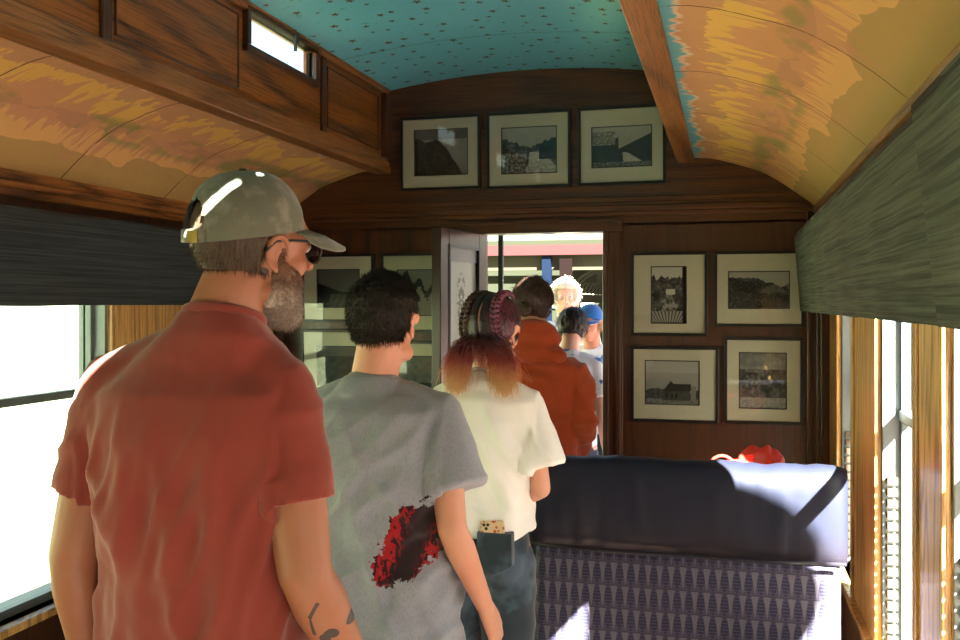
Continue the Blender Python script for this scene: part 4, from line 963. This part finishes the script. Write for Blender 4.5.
ball(bm, HMh @ (Vector((.005, -.112, -.04))*hs), (.036, .030, .034)); finish('bun', bm, M_hh, hh, smooth=True)
strands('stray_hair', shell_hairs(hh, 1500, .03, lambda c: (.1, -.2, -.5), 21, .6, lambda c: ((HMh.inverted() @ c)/hs).y < .03 and ((HMh.inverted() @ c)/hs).z > -.05), hh, M_hh, .0008)

# ---- people outside on the platform
def bystander(label, loc, yaw, sc, skin, shirt, hairm, hat=None, bow=0., hairw=None, hair_th=.014, z0=0., longs=False):
    r = thing('person', label, 'person', (loc[0], loc[1], 0), yaw); s = sc; hs = sc*1.02
    J = dict(chest=(0, 0), hip=(0, 0), neck=(0, 0), neckz=1.485*s, shR=(.165*s, 0, 1.40*s), elR=(.21*s, -.02, 1.13*s), wrR=(.20*s, .08, .90*s), shL=(-.165*s, 0, 1.40*s), elL=(-.21*s, -.02, 1.13*s), wrL=(-.20*s, .08, .90*s), arm=.95)
    M = HM((0, .03+.09*math.sin(bow), 1.63*s-.03*bow), 0, -bow); body('body', r, skin, J, M, s, hs, .008)
    tee('shirt', r, shirt, J, s, .90*s, .011, 1., lambda p: .008*noise.noise(Vector((p.x*12, p.y*10, p.z*6))), longs=longs, slv=.7)
    trousers('trousers', r, cloth_mat('dark blue trousers', (.03, .04, .07)), J, s, 1., .012); shoes(r, M_shoe, J, s)
    if hairm: h = hairshell('hair', M, hs, r, hairm, hairw or (lambda d, p: (0 if (p.y > .045 and p.z < .058) else 1)*max(0, min(1, (p.z+.06)*60))), hair_th, .005); strands('hair_strands', shell_hairs(h, 1500, .03, lambda c: (0, -.1, -.6), 31, .5, lambda c: -.05 < ((M.inverted() @ c)/hs).z < (.02 if hair_th < .005 else 1) and ((M.inverted() @ c)/hs).y < .05), h, hairm, .0011)
    eyes(r, M, hs)
    return r, M, hs
M_sk2 = skin_mat('platform skin', (.68, .44, .34)); M_blond = hair_mat('white blond hair', (.55, .45, .33), (.85, .76, .62), .5)
r5, M5, h5 = bystander('white haired person facing the doorway in bright sun, behind the hoodie', (-1.06, 6.24), radians(190), 1.0, M_sk2, cloth_mat('pale blue shirt', (.55, .62, .7)), M_blond, hairw=lambda d, p: (0 if (p.y > .055 and p.z < .062) else 1)*max(0, min(1, (p.z+.05)*60)), hair_th=.020)
M_wb = cloth_mat('white blue tie dye', (.80, .84, .90), .9, 0., lambda t, k, p: t.mix(t.ss(t.noise(p, 9., 2.), .58, .62), k, (.05, .16, .45)))
r6, M6, h6 = bystander('dark haired child with bowed head in a white and blue shirt outside', (-.845, 5.10), radians(-8), .90, M_sk2, M_wb, M_hk, bow=.35)
r7, M7, h7 = bystander('person in a blue cap and white shirt facing the doorway', (-.80, 5.66), radians(172), .905, skin_mat('tanned skin', (.50, .25, .16)), M_wb, hair_mat('fair hair', (.2, .12, .06), (.4, .27, .15), .5), bow=.1, hair_th=.003, hairw=lambda d, p: (1 if p.z < .04 and p.y < .03 else 0)*max(0, min(1, (p.z+.06)*60)))
M_bc = cloth_mat('royal blue cotton', (.02, .13, .42))
Mc = M7 @ HM((0, -.004, .016))
bm = bmesh.new()
loft(bm, [[Mc @ (capsurf(2*pi*i/40, j/12*.995, 0)*h7) for i in range(40)] for j in range(13)]); bc = finish('baseball_cap', bm, M_bc, r7, smooth=True)
bm = bmesh.new(); rings = []
for i in range(21):
    a = radians(-62+124*i/20); r0 = capsurf(a, 0, .001); ext = .070*max(0, cos(a*1.38))**.55; r1 = r0+Vector((sin(a)*.35, 1, 0)).normalized()*ext+Vector((0, 0, -.022*ext/.07))
    rings.append([Mc @ (r0*h7), Mc @ (r1*h7), Mc @ ((r1+Vector((0, 0, -.004)))*h7), Mc @ ((r0+Vector((0, 0, -.004)))*h7)])
loft(bm, rings); finish('brim', bm, M_bc, bc, smooth=True)
